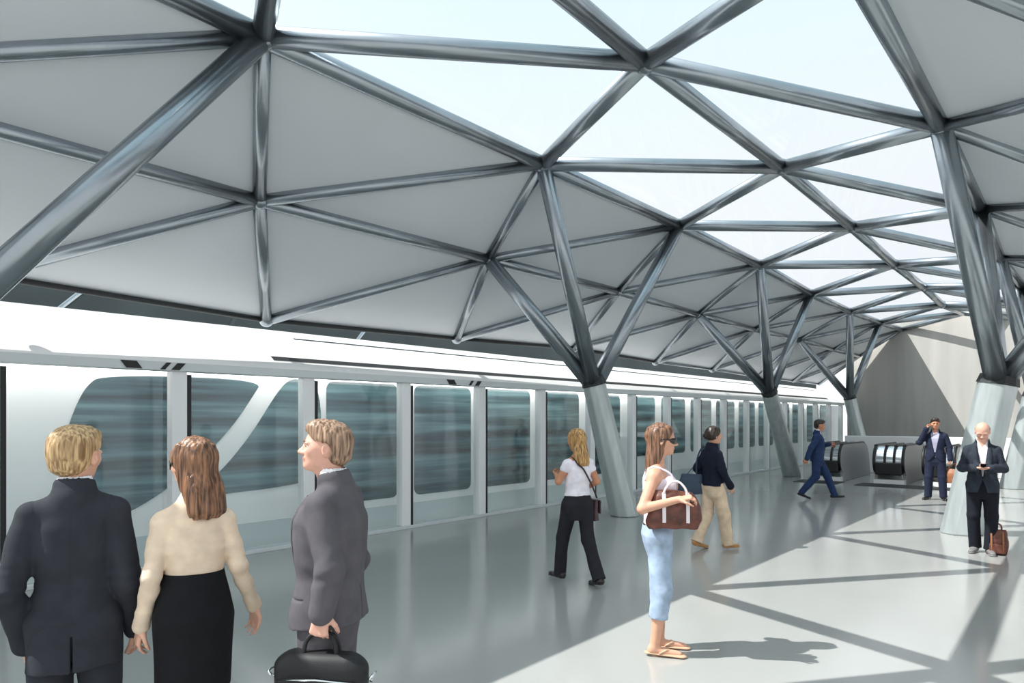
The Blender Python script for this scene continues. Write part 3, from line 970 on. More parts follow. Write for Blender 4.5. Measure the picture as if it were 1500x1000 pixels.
        # creases gathered at elbow and cuff, seams down the back and round the armholes
        for sd in 'lr':
            e_, w_ = J['el' + sd], J['wr' + sd]
            V.noise(noise * 1.3, 95, seed + 3, where=lambda P, e_=e_: np.exp(-((P - e_) ** 2).sum(1) / (.055 * H) ** 2), aniso=(.5, .5, 1.3))
            sh = J['sh' + sd]; sg = -1 if sd == 'l' else 1
            V.groove(lambda X, Y, Z, sh=sh, sg=sg: (X - sh[0]) * sg + .012 * H + .25 * (sh[2] - Z), lambda X, Y, Z, sh=sh: (Z > .70 * H) * (np.abs(X) < .14 * H), .0018)
        V.groove(lambda X, Y, Z: X, lambda X, Y, Z: (Y < 0) * (Z < .80 * H), .0016)
        if pocket:
            for sg in (-1, 1):
                V.groove(lambda X, Y, Z, sg=sg: (Z - .565 * H) + .10 * (Y), lambda X, Y, Z, sg=sg: (Y > .0 * H) * (X * sg > .055 * H) * (X * sg < .105 * H) * (Z < .58 * H), .006, .004)
        # collar
        c = J['neck']
        V.cap(c + A3(0, -.006 * H, -.012 * H), c + A3(0, .002 * H, .011 * H), .0510 * H, .0485 * H, k=.012)
        s.neck_hole(V, r=.0418, z0=.826)
        if front:
            # open V between the lapels, and the cut-away under the button
            zb, wd_ = front[0] * H, front[1] * H
            yb = J['chest'][1] + .02 * H
            def vee(X, Y, Z):
                half = np.clip((Z - zb) / (.835 * H - zb), 0, 1) * wd_
                d = np.abs(X) - half
                return np.maximum(np.maximum(d, (zb - Z) * .6), (yb - Y))
            V.op(vee, (-wd_, yb, zb), (wd_, yb + .2, .9 * H), k=.004, mode='sub')
            if len(front) > 2:
                ob = front[2] * H
                def skirt(X, Y, Z):
                    half = np.clip((front[0] * H - .005 - Z) / ((front[0] - hem) * H), 0, 1) * ob + .002
                    return np.maximum(np.maximum(np.abs(X) - half, Z - front[0] * H), yb - Y)
                V.op(skirt, (-ob, yb, hem * H - .05), (ob, yb + .2, front[0] * H), k=.004, mode='sub')
        if vent:
            def vt(X, Y, Z): return np.maximum(np.maximum(np.abs(X) - .004, Y + .03), Z - (hem + .09) * H)
            V.op(vt, (-.01, -.2, hem * H - .03), (.01, -.03, (hem + .09) * H), k=.003, mode='sub')
        o = V.mesh(name, m, s.root)
        a = np.empty(len(o.data.vertices) * 3); o.data.vertices.foreach_get('co', a); s.jv = a.reshape(-1, 3)
        return o
    def lapels(s, m, zb, wd_):
        """turned-back fronts either side of the V"""
        H = s.H; J = s.J
        for sg in (-1, 1):
            mb = MB(); rows = []
            for i in range(9):
                t = i / 8.0
                z = (zb + (.812 - zb) * t) * H
                x = sg * (wd_ * t * .97 + .004) * H
                wl = (.004 + .034 * math.sin(math.pi * min(1, .15 + t * .72))) * H
                def surf(x, z):
                    q = s.jv[(np.abs(s.jv[:, 0] - x) < .012) & (np.abs(s.jv[:, 2] - z) < .010)]
                    return (q[:, 1].max() if len(q) else .03) + .0035
                xs = [x, x + sg * wl * .5, x + sg * wl]
                rows.append([A3(q_, surf(q_, z), z + dz) for q_, dz in zip(xs, (0, -.004, -.010 * H))])
            off = A3(0, -.006, 0)
            mb.strip([r + [q + off for q in r[::-1]] for r in rows], True, True)
            mb.build('lapel', m, s.root)
    def shirt(s, m, hem=.52, r=1.0, collar=True, h=None, name='shirt'):
        H = s.H; J = s.J
        V = Vol((-.30 * .5 * H, -.13 * H + min(0, J['neck'][1]), (hem - .02) * H), (.15 * H, .14 * H + max(0, J['neck'][1]), .88 * H), h or s.h)
        V.loft(s.torso_loft([(hem, .090 * r, .064 * r, 2.4), (.61, .078 * r, .060 * r, 2.4), (.70, .092 * r, .068 * r, 2.4), (.75, .092 * r, .064 * r, 2.4), (.785, .078 * r, .051 * r, 2.2), (.815, .048, .042, 2.0), (.838, .038, .036, 2.0)]), k=.02)
        c = J['neck']
        if collar:
            V.cap(c + A3(0, -.006 * H, -.01 * H), c + A3(0, .004 * H, .025 * H), .0410 * H, .0400 * H, k=.008)
            s.neck_hole(V, r=.0335, z0=.856)
            def vee(X, Y, Z):
                half = np.clip((Z - .800 * H) / (.06 * H), 0, 1) * .034 * H
                return np.maximum(np.abs(X) - half, c[1] + .015 * H - Y)
            V.op(vee, (-.05, c[1], .80 * H), (.05, c[1] + .1, .9 * H), k=.003, mode='sub')
        else:
            s.neck_hole(V, r=.05, z0=.835)
        return V.mesh(name, m, s.root)
    def trousers(s, m, top=.60, r=(.058, .047, .040), hemz=1.06, seed=3, name='trousers', noise=.003, flare=None, h=None, seat=1.0, cut_at=1.0):
        H = s.H; J = s.J
        lo, hi = bounds(J, [k for k in J if k[:2] in ('hi', 'kn', 'an')] + ['pel'], .13); hi[2] = top * H + .03; lo[2] = min(lo[2], -.01) 
        V = Vol(lo, hi, h or s.h)
        w = seat
        V.loft([(.415 * H, 0, 0, .066 * H * w, .048 * H * w, 2.3), (.46 * H, 0, 0, .092 * H * w, .064 * H * w, 2.4), (.52 * H, 0, -.006 * H, .102 * H * w, .073 * H * w, 2.4), (.57 * H, 0, J['waist'][1] * .6, .092 * H * w, .066 * H, 2.3), (top * H, 0, J['waist'][1], .083 * H * w, .061 * H, 2.3)], k=.02)
        for sd in 'lr':
            hpj, kn, an = J['hip' + sd], J['kn' + sd], J['an' + sd]
            V.cap(hpj, kn, r[0] * H, r[1] * H, k=.025)
            V.cap(kn, kn + (an - kn) * cut_at, r[1] * H, r[2] * H, k=.02)
            if flare: V.cap(kn + (an - kn) * .55, an + (an - kn) * .08, r[2] * H, flare * H, k=.02)
            elif cut_at == 1.0: V.cap(an, an + (an - kn) * .03, r[2] * H, r[2] * 1.02 * H, k=.01)
        V.noise(noise, 30, seed, aniso=(1, 1, .7))
        for sd in 'lr':
            kn, an = J['kn' + sd], J['an' + sd]
        if hemz is not None:
            for sd in 'lr':
                sg = -1 if sd == 'l' else 1
                kn, an = J['kn' + sd], J['an' + sd]
                d = unit(an - kn); p = kn + (an - kn) * hemz
                def below(X, Y, Z, p=p, d=d, kn=kn, an=an):
                    along = (X - p[0]) * d[0] + (Y - p[1]) * d[1] + (Z - p[2]) * d[2]
                    rr = np.sqrt((X - an[0]) ** 2 + (Y - an[1]) ** 2 + (Z - an[2]) ** 2)
                    return np.maximum(-along, rr - .22 * H)
                V.op(below, np.minimum(p, an) - .12, np.maximum(p, an) + .12, k=.003, mode='sub')
        return V.mesh(name, m, s.root)
    def shoes(s, m, sole=None, name='shoe', heel=0.0, flip=False):
        H = s.H; J = s.J
        for sd in 'lr':
            an, to = J['an' + sd], J['to' + sd]
            f = unit(A3(*(to - an)[:2], 0)); L = .150 * H
            up = A3(0, 0, 1)
            # foot frame follows the line from heel to toe
            hl = an - f * .032 * H + A3(0, 0, -.025 * H); tp = to + f * .015 * H
            d = unit(tp - hl); sd_ = unit(np.cross(d, up)); n = unit(np.cross(sd_, d))
            R = np.stack([sd_, d, n], 1)
            V = Vol(np.minimum(hl, tp) - .09, np.maximum(hl, tp) + A3(.09, .09, .12), min(s.h, .005))
            L = np.linalg.norm(tp - hl)
            q = lambda a, b, c: hl + d * a + sd_ * b + n * c
            if flip:
                V.cap(q(.01, 0, -.010), q(L * .95, 0, -.012), .030 * H / 1.7 * 1.1, .040 * H / 1.7 * 1.1, k=.0, flat=(n, .28))
            else:
                V.cap(q(.005, 0, .012), q(L * .45, 0, .008), .036 * H / 1.7, .040 * H / 1.7, k=.02, flat=(n, .75))
                V.cap(q(L * .4, 0, .006), q(L * .93, 0, .002), .042 * H / 1.7, .034 * H / 1.7, k=.02, flat=(n, .62))
                V.cap(q(.01, 0, .02), q(.03, .0, .055), .034 * H / 1.7, .034 * H / 1.7, k=.025)
                V.cap(q(.01, 0, -.014), q(L * .93, 0, -.016), .036 * H / 1.7, .040 * H / 1.7, k=.0, flat=(n, .25))
            o = V.mesh(name, m, s.root)
            if flip:
                mb = MB()
                for b in (-1, 1):
                    mb.tube([q(L * .72, 0, .012), q(L * .55, b * .022, .026), q(L * .34, b * .036, -.002)], .006, 8)
                mb.build('strap', m, o)
    def ground(s):
        """drop the figure so its lowest point rests on the floor"""
        zmin = 9
        for c in s.root.children_recursive:
            if c.type == 'MESH' and c.name.split('.')[0] in ('shoe', 'sandal', 'body'):
                n = len(c.data.vertices); a = np.empty(n * 3); c.data.vertices.foreach_get('co', a)
                zmin = min(zmin, a[2::3].min())
        s.root.location.z = -zmin + 0.001
    # ---- hair
    def hair(s, m, style='short', length=.0, seed=2, wid=1.0, h=None, back=.0, bald=False):
        q = s.hp; u = s.hs * .5; R = s.Rh; J = s.J
        pts = np.array([q(x, y, z) for x in (-1.2, 1.2) for y in (-1.5, 1.3) for z in (-1.1 - length / u, 1.3)])
        V = Vol(pts.min(0), pts.max(0), h or max(.0035, s.h * .8))
        if style == 'bald':
            V.ell(q(0, -.12, .12), (.765 * u, .91 * u, .68 * u), R, k=.0)
            V.ell(q(0, .10, .85), (.80 * u, 1.02 * u, .62 * u), R, k=.02, mode='sub')
            V.box(q(0, .98, .1), (1.2 * u, .90 * u, 1.6 * u), R, r=.01, k=.01, mode='sub')
            V.box(q(0, -.1, -1.05), (1.2 * u, 1.2 * u, .62 * u), R, r=.01, k=.01, mode='sub')
        else:
            V.ell(q(0, -.12, .28), (.80 * u * wid, .95 * u, .82 * u), R, k=.0)
            if style == 'short':
                V.ell(q(0, -.36, -.36), (.58 * u * wid, .56 * u, .58 * u), R, k=.05)
                V.ell(q(0, .42, .74), (.56 * u * wid, .36 * u, .26 * u), R, k=.04)
                V.noise(.0016, 150, seed, aniso=(1, 1, .4)); V.noise(.0014, 330, seed + 1, aniso=(1, 1, .25))
                V.ell(q(0, .62, -.28), (.68 * u, .60 * u, .87 * u), R, k=.012, mode='sub')
                V.box(q(0, .95, -.42), (.9 * u, .92 * u, .62 * u), R, r=.03, k=.015, mode='sub')
                for sg in (-1, 1): V.ell(q(sg * .78, .02, -.12), (.22 * u, .19 * u, .30 * u), R, k=.01, mode='sub')
                V.box(q(0, -.2, -1.46), (1.3 * u, 1.3 * u, .62 * u), R, r=.02, k=.05, mode='sub')
                c_ = s.J['head']; Ri = R.T
                def behind_ear(X, Y, Z):
                    x, y, z = X - c_[0], Y - c_[1], Z - c_[2]
                    ly = (x * Ri[1, 0] + y * Ri[1, 1] + z * Ri[1, 2]) / u; lz = (x * Ri[2, 0] + y * Ri[2, 1] + z * Ri[2, 2]) / u
                    return np.maximum(.02 + (lz + .25) * .75 - ly, lz + .12) * u * .8
                V.op(behind_ear, c_ - 1.3 * u, c_ + 1.3 * u, k=.012, mode='sub')
            elif style == 'bun':
                V.ell(q(0, -.30, -.12), (.72 * u, .66 * u, .58 * u), R, k=.04)
                V.ell(q(-.1, -.95, -.05), (.34 * u, .32 * u, .36 * u), R, k=.02)
                V.noise(.003, 120, seed)
                V.ell(q(0, .66, -.25), (.66 * u, .62 * u, .84 * u), R, k=.015, mode='sub')
                V.box(q(0, -.1, -1.25), (1.3 * u, 1.3 * u, .62 * u), R, r=.02, k=.02, mode='sub')
            else:   # long hair falling behind and beside the face
                zl = -length / u
                t = R.T
                ce = q(0, -.2, 0)
                down = A3(0, 0, -1)
                bk = R @ A3(0, -1, 0); bk[2] = 0; bk = unit(bk); rt = R @ A3(1, 0, 0); rt[2] = 0; rt = unit(rt)
                Rw = np.stack([rt, -bk, A3(0, 0, 1)], 1)
                L = length
                V.loft([(-L, 0, -.40 * u - back, .60 * u * wid, .24 * u, 2.2), (-L * .88, 0, -.40 * u - back, .78 * u * wid, .36 * u, 2.2), (-L * .5, 0, -.30 * u - back * .6, .86 * u * wid, .56 * u, 2.2), (0, 0, -.12 * u, .82 * u * wid, .80 * u, 2.1), (.25 * u, 0, -.11 * u, .79 * u * wid, .82 * u, 2.0), (.62 * u, 0, -.12 * u, .60 * u * wid, .66 * u, 2.0)], k=.03, R=Rw, o=J['head'])
                # strands
                c0 = J['head']
                def strands(P):
                    return np.ones(len(P))
                V.noise(.0035, 110, seed, aniso=(1, 1, .08))
                V.noise(.0016, 300, seed + 1, aniso=(1, 1, .05))
                V.ell(q(0, .66, -.30), (.60 * u, .66 * u, .98 * u), R, k=.015, mode='sub')
                V.box(q(0, 1.05, -1.0), (.62 * u, .80 * u, .95 * u), R, r=.03, k=.03, mode='sub')
        return V.mesh('hair', m, s.root, smooth=0)
    def sunglasses(s, m):
        u = s.hs * .5
        mb = MB()
        for sg in (-1, 1):
            rows = []
            for i in range(9):
                f_ = i / 8.0; t = .08 + 1.15 * f_
                x = .70 * math.sin(t); y = .27 + .70 * math.cos(t)
                hh = .19 * (1 - abs(2 * f_ - .9) ** 3.2 * .75) if f_ > .45 else .19 * (1 - abs(2 * f_ - .9) ** 3 * .3)
                rows.append([s.hp(sg * x, y, .01 + hh * .8), s.hp(sg * x, y, -.01 - hh * 1.15), s.hp(sg * x * .94, y - .04, -.01 - hh * 1.15), s.hp(sg * x * .94, y - .04, .01 + hh * .8)])
            mb.strip(rows, True, True)
            mb.tube([s.hp(sg * .62, .50, .03), s.hp(sg * .74, .25, .04), s.hp(sg * .76, -.05, .02)], .045 * u, 8)
        mb.tube([s.hp(-.1, .92, .03), s.hp(.1, .92, .03)], .04 * u, 8)
        return mb.build('sunglasses', m, s.root)
    def to_world(s, v):
        c, sn = math.cos(s.root.rotation_euler.z), math.sin(s.root.rotation_euler.z)
        return Vector((s.root.location.x + c * v[0] - sn * v[1], s.root.location.y + sn * v[0] + c * v[1], s.root.location.z + v[2]))
# ================================================================ the people on the platform
def foot_at(x, depth):
    v = on_d(x, HZ, depth); return Vector((v.x, v.y, 0))
SKIN1 = skin('fair', 226, 176, 152); SKIN2 = skin('light', 214, 164, 138); SKIN3 = skin('tanned', 198, 140, 108); SKIN4 = skin('ruddy', 220, 170, 150)
H_BLOND = hairmat('blond', lin(132, 100, 64), lin(222, 188, 138)); H_BROWN = hairmat('brown', lin(66, 42, 30), lin(158, 112, 80))
H_GREY = hairmat('grey_brown', lin(92, 68, 54), lin(186, 152, 124)); H_HONEY = hairmat('honey', lin(112, 74, 38), lin(222, 178, 112))
H_AUBURN = hairmat('auburn', lin(62, 42, 32), lin(154, 112, 84)); H_DARK = hairmat('dark', lin(20, 16, 14), lin(66, 50, 40)); H_STUB = hairmat('cropped_grey', lin(120, 100, 90), lin(190, 168, 154), (200, 200, 200))
CH = cloth('charcoal_suit', 48, 50, 57); GS = cloth('grey_suit', 88, 85, 90); NAVY = cloth('navy_suit', 36, 42, 62); BLUE = cloth('blue_suit', 42, 60, 96); DK = cloth('dark_suit', 46, 52, 62)
BLK = cloth('black_skirt', 22, 22, 26); BLKT = cloth('black_trousers', 40, 40, 46); CREAM = cloth('cream_blouse', 228, 206, 182, bump=.15); WHITE = cloth('white_shirt', 240, 240, 244, bump=.1); TEE = cloth('white_tee', 240, 236, 244, bump=.1)
JEAN = cloth('light_denim', 160, 178, 200, var=.28, sc=9); KHAKI = cloth('khaki', 224, 200, 172); NAVJ = cloth('navy_jacket', 24, 30, 46); LILAC = cloth('lilac_shirt', 176, 174, 196); TANK = cloth('pale_tank', 238, 226, 236, bump=.1)
JEAND = cloth('dark_trousers', 24, 26, 36)
SHOE = mat('black_shoe_leather', lin(24, 22, 22), .35); SANDAL = mat('tan_sandal', lin(206, 170, 140), .5); SHOEB = mat('tan_shoe_leather', lin(190, 140, 90), .5); SHOEW = mat('grey_trainers', lin(120, 118, 118), .6)
BROWNL = mat('brown_leather', lin(100, 56, 44), .45, var=.5, scale=(18, 18, 18), bump=.3, bscale=60); TANL = mat('tan_leather', lin(150, 98, 66), .5, var=.25, scale=(12, 12, 12), bump=.3, bscale=60); BLKN = mat('black_nylon', lin(20, 20, 23), .6, var=.2, scale=(30, 30, 30), bump=.2)
DBLUE = mat('slate_blue_bag', lin(52, 68, 88), .6, var=.15); STRAPW = mat('pale_strap', lin(232, 222, 226), .5); PHONE = mat('phone_black', lin(18, 18, 20), .2); GLASS_D = mat('dark_lens', lin(16, 14, 16), .12, spec=.7)
PURP = mat('dark_plum_leather', lin(66, 46, 50), .45, var=.2, scale=(20, 20, 20))

def skirt(s, m, top=.635, hem=.34, w=1.0):
    H = s.H
    V = Vol(A3(-.16, -.13, hem - .02) * H, A3(.16, .13, top + .03) * H, s.h)
    V.loft([(hem * H, 0, .004 * H, .094 * H * w, .074 * H, 2.3), (.43 * H, 0, 0, .098 * H * w, .074 * H, 2.3), (.52 * H, 0, -.008 * H, .103 * H * w, .078 * H, 2.3), (.58 * H, 0, -.003 * H, .090 * H * w, .067 * H, 2.2), (top * H, 0, s.J['waist'][1], .075 * H * w, .059 * H, 2.2)], k=0)
    V.noise(.003, 26, 5, aniso=(1, 1, .4))
    o = V.mesh('skirt', m, s.root)
    mb = MB()
    ring = []
    for (z, g) in ((top - .022, .0015), (top + .004, .0015), (top + .004, -.004), (top - .022, -.004)):
        ring.append([A3((.0765 + g + (top - z) * .18) * H * w * math.cos(t), s.J['waist'][1] + (.0605 + g + (top - z) * .15) * H * math.sin(t), z * H) for t in [2 * math.pi * i / 36 for i in range(36)]])
    mb.strip(ring + [ring[0]], True, True); mb.build('waistband', m, o)
    return o

# ---- man with blond hair, back to us
P = Person('man with short blond hair in a charcoal suit seen from behind at the left edge', foot_at(110, 2.9), 6, 1.655, h=.0045, head=(30, -2, 0), hs=.235)
P.set(shl=(-.088, -.01, .780), shr=(.088, -.01, .780), ell=(-.134, -.040, .605), wrl=(-.112, .03, .455), elr=(.118, -.040, .605), wrr=(.134, .045, .460), tol=(-.075, .095, .014))
P.hand['r'] = dict(curl=.5); P.hand['l'] = dict(curl=.5)
P.body([SKIN1, LIP], torso=False, legs=False)
P.hair(H_BLOND, 'short', seed=4, wid=1.02)
P.eyes(H_BLOND)
P.shirt(WHITE)
P.jacket(CH, hem=.395, seed=2, front=(.60, .045, .02), slim=.95)
P.trousers(CH, seed=6); P.shoes(SHOE); P.ground()

# ---- woman in cream blouse
P = Person('woman with long brown hair in a cream blouse and black skirt seen from behind', foot_at(284, 3.0), -6, 1.61, h=.0045, female=True, head=(-30, -2, 0), hs=.222)
P.set(shr=(.076, -.01, .778), shl=(-.076, -.01, .778), elr=(.112, -.02, .640), wrr=(.162, .035, .512), ell=(-.104, -.03, .640), wrl=(-.126, .02, .500))
P.set(knl=(-.040, .012, .285), knr=(.040, .012, .285), anl=(-.04, -.01, .06), anr=(.04, -.01, .06), hipl=(-.040, 0, .505), hipr=(.040, 0, .505))
P.hand['r'] = dict(curl=.45, dir=(.12, .25, -1), palm=(-.55, -.35, 0)); P.hand['l'] = dict(curl=.45)
P.body([SKIN1, LIP], torso=False, arms=.86)
P.hair(H_BROWN, 'long', length=.235, seed=3, wid=.98, back=.055)
P.sunglasses(GLASS_D)
def blouse(s, m, hem=.60, seed=4, puff=.0022, tight=1.0, cuff=True):
    H = s.H; J = s.J
    lo, hi = bounds(J, ['shl', 'shr', 'ell', 'elr', 'wrl', 'wrr', 'neck', 'pel'], .10); hi[2] = .88 * H
    V = Vol(lo, hi, s.h); t = tight
    V.loft(s.torso_loft([(hem, .080 * t, .062, 2.2), (.64, .076 * t, .058, 2.2), (.70, .086 * t, .064, 2.3), (.745, .084 * t, .063, 2.4), (.785, .070, .049, 2.2), (.815, .044, .040, 2.0), (.835, .035, .034, 2.0)]), k=.02)
    for sg, sd in ((-1, 'l'), (1, 'r')):
        V.cap(J['neck'] + A3(0, 0, -.018 * H), J['sh' + sd], .0275 * H, .0285 * H, k=.035)
        V.ell(J['chest'] + A3(sg * .040 * H, .046 * H, .004 * H), (.042 * H, .040 * H, .040 * H), k=.03)
    s.sleeves(V, .0285, .0240, .0185, k=.014)
    V.noise(puff, 36, seed, aniso=(.5, .5, 1.5)); V.noise(.0018, 90, seed + 1, aniso=(.4, .4, 1.3))
    if cuff:
        for sd in 'lr':
            e, w_ = J['el' + sd], J['wr' + sd]; d = unit(w_ - e)
            V.cap(w_ - d * .045, w_ - d * .004, .0195 * H, .0225 * H, k=.006)
    s.neck_hole(V, r=.031, z0=.834)
    V.cap(J['neck'] + A3(0, -.004 * H, -.012 * H), J['neck'] + A3(0, .0, .006 * H), .038 * H, .035 * H, k=.01)
    s.neck_hole(V, r=.031, z0=.834)
    return V.mesh('blouse', m, s.root)
blouse(P, CREAM)
skirt(P, BLK, hem=.32)
P.shoes(SHOE); P.ground()

# ---- man in grey suit, profile
P = Person('grey-haired man in a grey suit standing in profile holding a black briefcase', foot_at(484, 2.95), -68, 1.69, h=.0045, head=(-22, 6, 0), hs=.218)
P.set(shl=(-.092, -.012, .790), shr=(.092, -.012, .790), ell=(-.124, -.050, .645), wrl=(-.128, -.030, .545), elr=(.13, -.02, .62), wrr=(.13, .05, .48))
P.hand['l'] = dict(curl=1.25, dir=(.0, .12, -1), palm=(1, 0, 0)); P.hand['r'] = dict(curl=.4)
P.body([SKIN4, LIP], torso=False, legs=False)
P.hair(H_GREY, 'short', seed=9, wid=1.0)
P.eyes(H_GREY)
P.shirt(WHITE)
P.jacket(GS, hem=.492, seed=8, front=(.60, .05, .03), slim=1.10)
P.lapels(GS, .60, .05)
P.trousers(GS, seed=7); P.shoes(SHOE); P.ground()
grip = P.to_world(P.grip['l'])

def bag_frame(o, pos, ang): o.location = pos; o.rotation_euler = (0, 0, ang)
bag = empty('briefcase', grip - Vector((0, 0, .40)), P.root.rotation_euler.z)
tag(bag, 'black soft briefcase held by the man in the grey suit', 'briefcase')
# local: y = along the bag, x = thickness, z up from its base; handle top at z = .40
V = Vol((-.12, -.25, -.02), (.12, .25, .38), .005)
V.box((0, 0, .155), (.055, .195, .155), r=.05); V.box((.0, 0, .12), (.068, .17, .095), r=.03, k=.02)
V.box((0, 0, .29), (.045, .14, .03), r=.025, k=.05)
V.noise(.003, 30, 3)
V.mesh('bag_body', BLKN, bag)
for sg in (-1, 1):
    MB().tube([A3(sg * .02, -.07, .29), A3(sg * .016, -.062, .36), A3(sg * .008, -.035, .396), A3(sg * .008, .035, .396), A3(sg * .016, .062, .36), A3(sg * .02, .07, .29)], .009, 8).build('handle', BLKN, bag)
MB().tube([A3(-.062, -.165, .225), A3(-.067, 0, .235), A3(-.062, .165, .225)], .004, 6).build('zip', M['chrome'], bag)
for yy in (.205, -.205):
    mb = MB(); mb.tube([A3(-.02, yy, .23), A3(-.02, yy * 1.06, .245), A3(.02, yy * 1.06, .245), A3(.02, yy, .23), A3(0, yy, .215)], .006, 8); mb.build('strap_ring', M['chrome'], bag)

# ---- woman in white tee, walking away
P = Person('woman with long fair hair in a white tee and black trousers walking away', foot_at(846, 7.0), -32, 1.58, h=.0055, female=True, head=(-12, -8, 0), hs=.222)
P.set(knl=(-.052, .10, .287), anl=(-.052, .135, .055), tol=(-.062, .225, .030), knr=(.058, -.035, .285), anr=(.064, -.15, .062), tor=(.072, -.06, .014),
      hipl=(-.05, .01, .513), hipr=(.05, -.01, .513), ell=(-.130, .02, .665), wrl=(-.085, .125, .70), elr=(.126, -.035, .660), wrr=(.100, .085, .600))
P.hand['l'] = dict(curl=.9, palm=(.4, -.3, .8)); P.hand['r'] = dict(curl=.6)
P.body([SKIN3, LIP], torso=True)
P.hair(H_HONEY, 'long', length=.26, seed=5, wid=.92, back=.05)
def tee(s, m, hem=.575, slv=.38, seed=5, tight=1.0, straps=False):
    H = s.H; J = s.J
    lo, hi = bounds(J, ['shl', 'shr', 'neck', 'pel'], .12); hi[2] = .88 * H
    V = Vol(lo, hi, s.h); t = tight
    if straps:
        V.loft(s.torso_loft([(hem, .086 * t, .064, 2.2), (.62, .076 * t, .060, 2.2), (.70, .086 * t, .066, 2.3), (.745, .090 * t, .066, 2.4), (.765, .086, .060, 2.4)]), k=.02)
        for sg, sd in ((-1, 'l'), (1, 'r')):
            V.ell(J['chest'] + A3(sg * .040 * H, .048 * H, .002 * H), (.041 * H, .040 * H, .040 * H), k=.03)
    else:
        V.loft(s.torso_loft([(hem, .088 * t, .066, 2.2), (.63, .080 * t, .061, 2.2), (.70, .087 * t, .066, 2.3), (.745, .085 * t, .064, 2.4), (.785, .072, .050, 2.2), (.815, .046, .041, 2.0)]), k=.02)
        for sg, sd in ((-1, 'l'), (1, 'r')):
            V.cap(J['neck'] + A3(0, 0, -.019 * H), J['sh' + sd], .0275 * H, .0305 * H, k=.035)
            V.ell(J['chest'] + A3(sg * .040 * H, .046 * H, .004 * H), (.041 * H, .040 * H, .040 * H), k=.03)
            a, b = J['sh' + sd], J['el' + sd]
            V.cap(a, a + (b - a) * slv, .0315 * H, .0315 * H, k=.02)
        s.neck_hole(V, r=.040, z0=.820)
    V.noise(.003, 40, seed, aniso=(.8, .8, 1.2))
    o = V.mesh('top', m, s.root)
    if straps:
        for sg, sd in ((-1, 'l'), (1, 'r')):
            sh = J['sh' + sd]; x = sg * .062 * H; cy = J['chest'][1]
            mb = MB(); mb.tube([A3(x, cy + .060 * H, .755 * H), A3(x, cy + .050 * H, .785 * H), A3(x, sh[1] + .02 * H, .812 * H), A3(x, sh[1] - .015 * H, .812 * H), A3(x, cy - .050 * H, .785 * H), A3(x, cy - .060 * H, .755 * H)], .0055, 8, squash=1.4)
            mb.build('strap', m, o)
    return o
tee(P, TEE, slv=.28)
P.trousers(BLKT, top=.585, r=(.055, .043, .037), flare=.041, seed=9, seat=.95)
P.shoes(mat('black_heel', lin(40, 34, 34), .4)); P.ground()
def strap_path(s, pts): return [s.to_world(A3(*q) * s.H) for q in pts]
def soft_bag(name, label, size, m, loc, ang, seed=1, round_=.04, slump=.004):
    o = empty(name, loc, ang); tag(o, label, 'bag')
    L, T, Hh = size
    V = Vol((-T / 2 - .04, -L / 2 - .04, -.03), (T / 2 + .04, L / 2 + .04, Hh + .05), .006)
    V.loft([(0, 0, 0, T * .46, L * .46, 3), (Hh * .25, 0, 0, T * .5, L * .5, 3), (Hh * .7, 0, 0, T * .42, L * .46, 2.8), (Hh, 0, 0, T * .2, L * .38, 2.6)], k=0)
    V.noise(slump, 28, seed)
    V.mesh('bag_body', m, o)
    return o
rt = P.root
bl = P.to_world(A3(.118, .005, .405) * P.H)
b = soft_bag('shoulder_bag', 'plum leather shoulder bag slung across the woman in the white tee', (.20, .09, .21), PURP, bl, rt.rotation_euler.z, seed=2)
inv = b.matrix_basis.inverted()
bm_ = Matrix.Translation(b.location) @ Matrix.Rotation(b.rotation_euler.z, 4, 'Z')
path = strap_path(P, [(.115, -.05, .555), (.086, -.068, .60), (.045, -.075, .67), (.0, -.073, .745), (-.035, -.066, .775), (-.052, -.04, .812), (-.052, .01, .818), (-.035, .055, .78), (.01, .092, .735), (.06, .085, .66), (.100, .06, .60), (.118, .03, .555)])
MB().tube([bm_.inverted() @ q for q in path], .010, 8, squash=.5).build('strap', PURP, b)
V = Vol((-.08, -.13, .03), (.08, .13, .24), .006); V.box((.046, 0, .14), (.008, .085, .07), r=.006); V.mesh('flap', PURP, b)

# ---- woman in sunglasses with handbag
P = Person('woman in dark sunglasses and cropped light jeans standing in profile in the sun', foot_at(964, 4.96), 86, 1.655, h=.005, female=True, head=(6, -3, 0), hs=.222)
P.set(elr=(.142, -.075, .645), wrr=(.160, .075, .690), ell=(-.12, .03, .66), wrl=(-.02, .12, .665), shr=(.082, -.022, .775), shl=(-.082, -.012, .775), neck=(0, -.012, .825), head=(0, .016, .932),
      anr=(.050, -.018, .045), tor=(.058, .085, .014), anl=(-.05, .01, .045), tol=(-.056, .115, .014))
P.hand['r'] = dict(curl=.8, palm=(-.3, .2, -1)); P.hand['l'] = dict(curl=.8, palm=(0, -.2, -1))
P.body([SKIN2, LIP], torso=True)
P.hair(H_AUBURN, 'long', length=.27, seed=7, wid=.9, back=.03)
P.eyes(); P.sunglasses(GLASS_D)
tee(P, TANK, hem=.56, straps=True)
P.trousers(JEAN, top=.562, r=(.052, .043, .036), hemz=.50, seed=4, seat=.93, noise=.0035)
mb = MB(); Hh = P.H
rows = []
for z, g in ((.548, .003), (.566, .002), (.566, -.003), (.548, -.003)):
    rows.append([A3((.0835 + g) * .95 * Hh * math.cos(t), (.0635 + g) * Hh * math.sin(t), z * Hh) for t in [2 * math.pi * i / 40 for i in range(40)]])
mb.strip(rows + [rows[0]], True, True); mb.build('belt', M['black'], P.root)
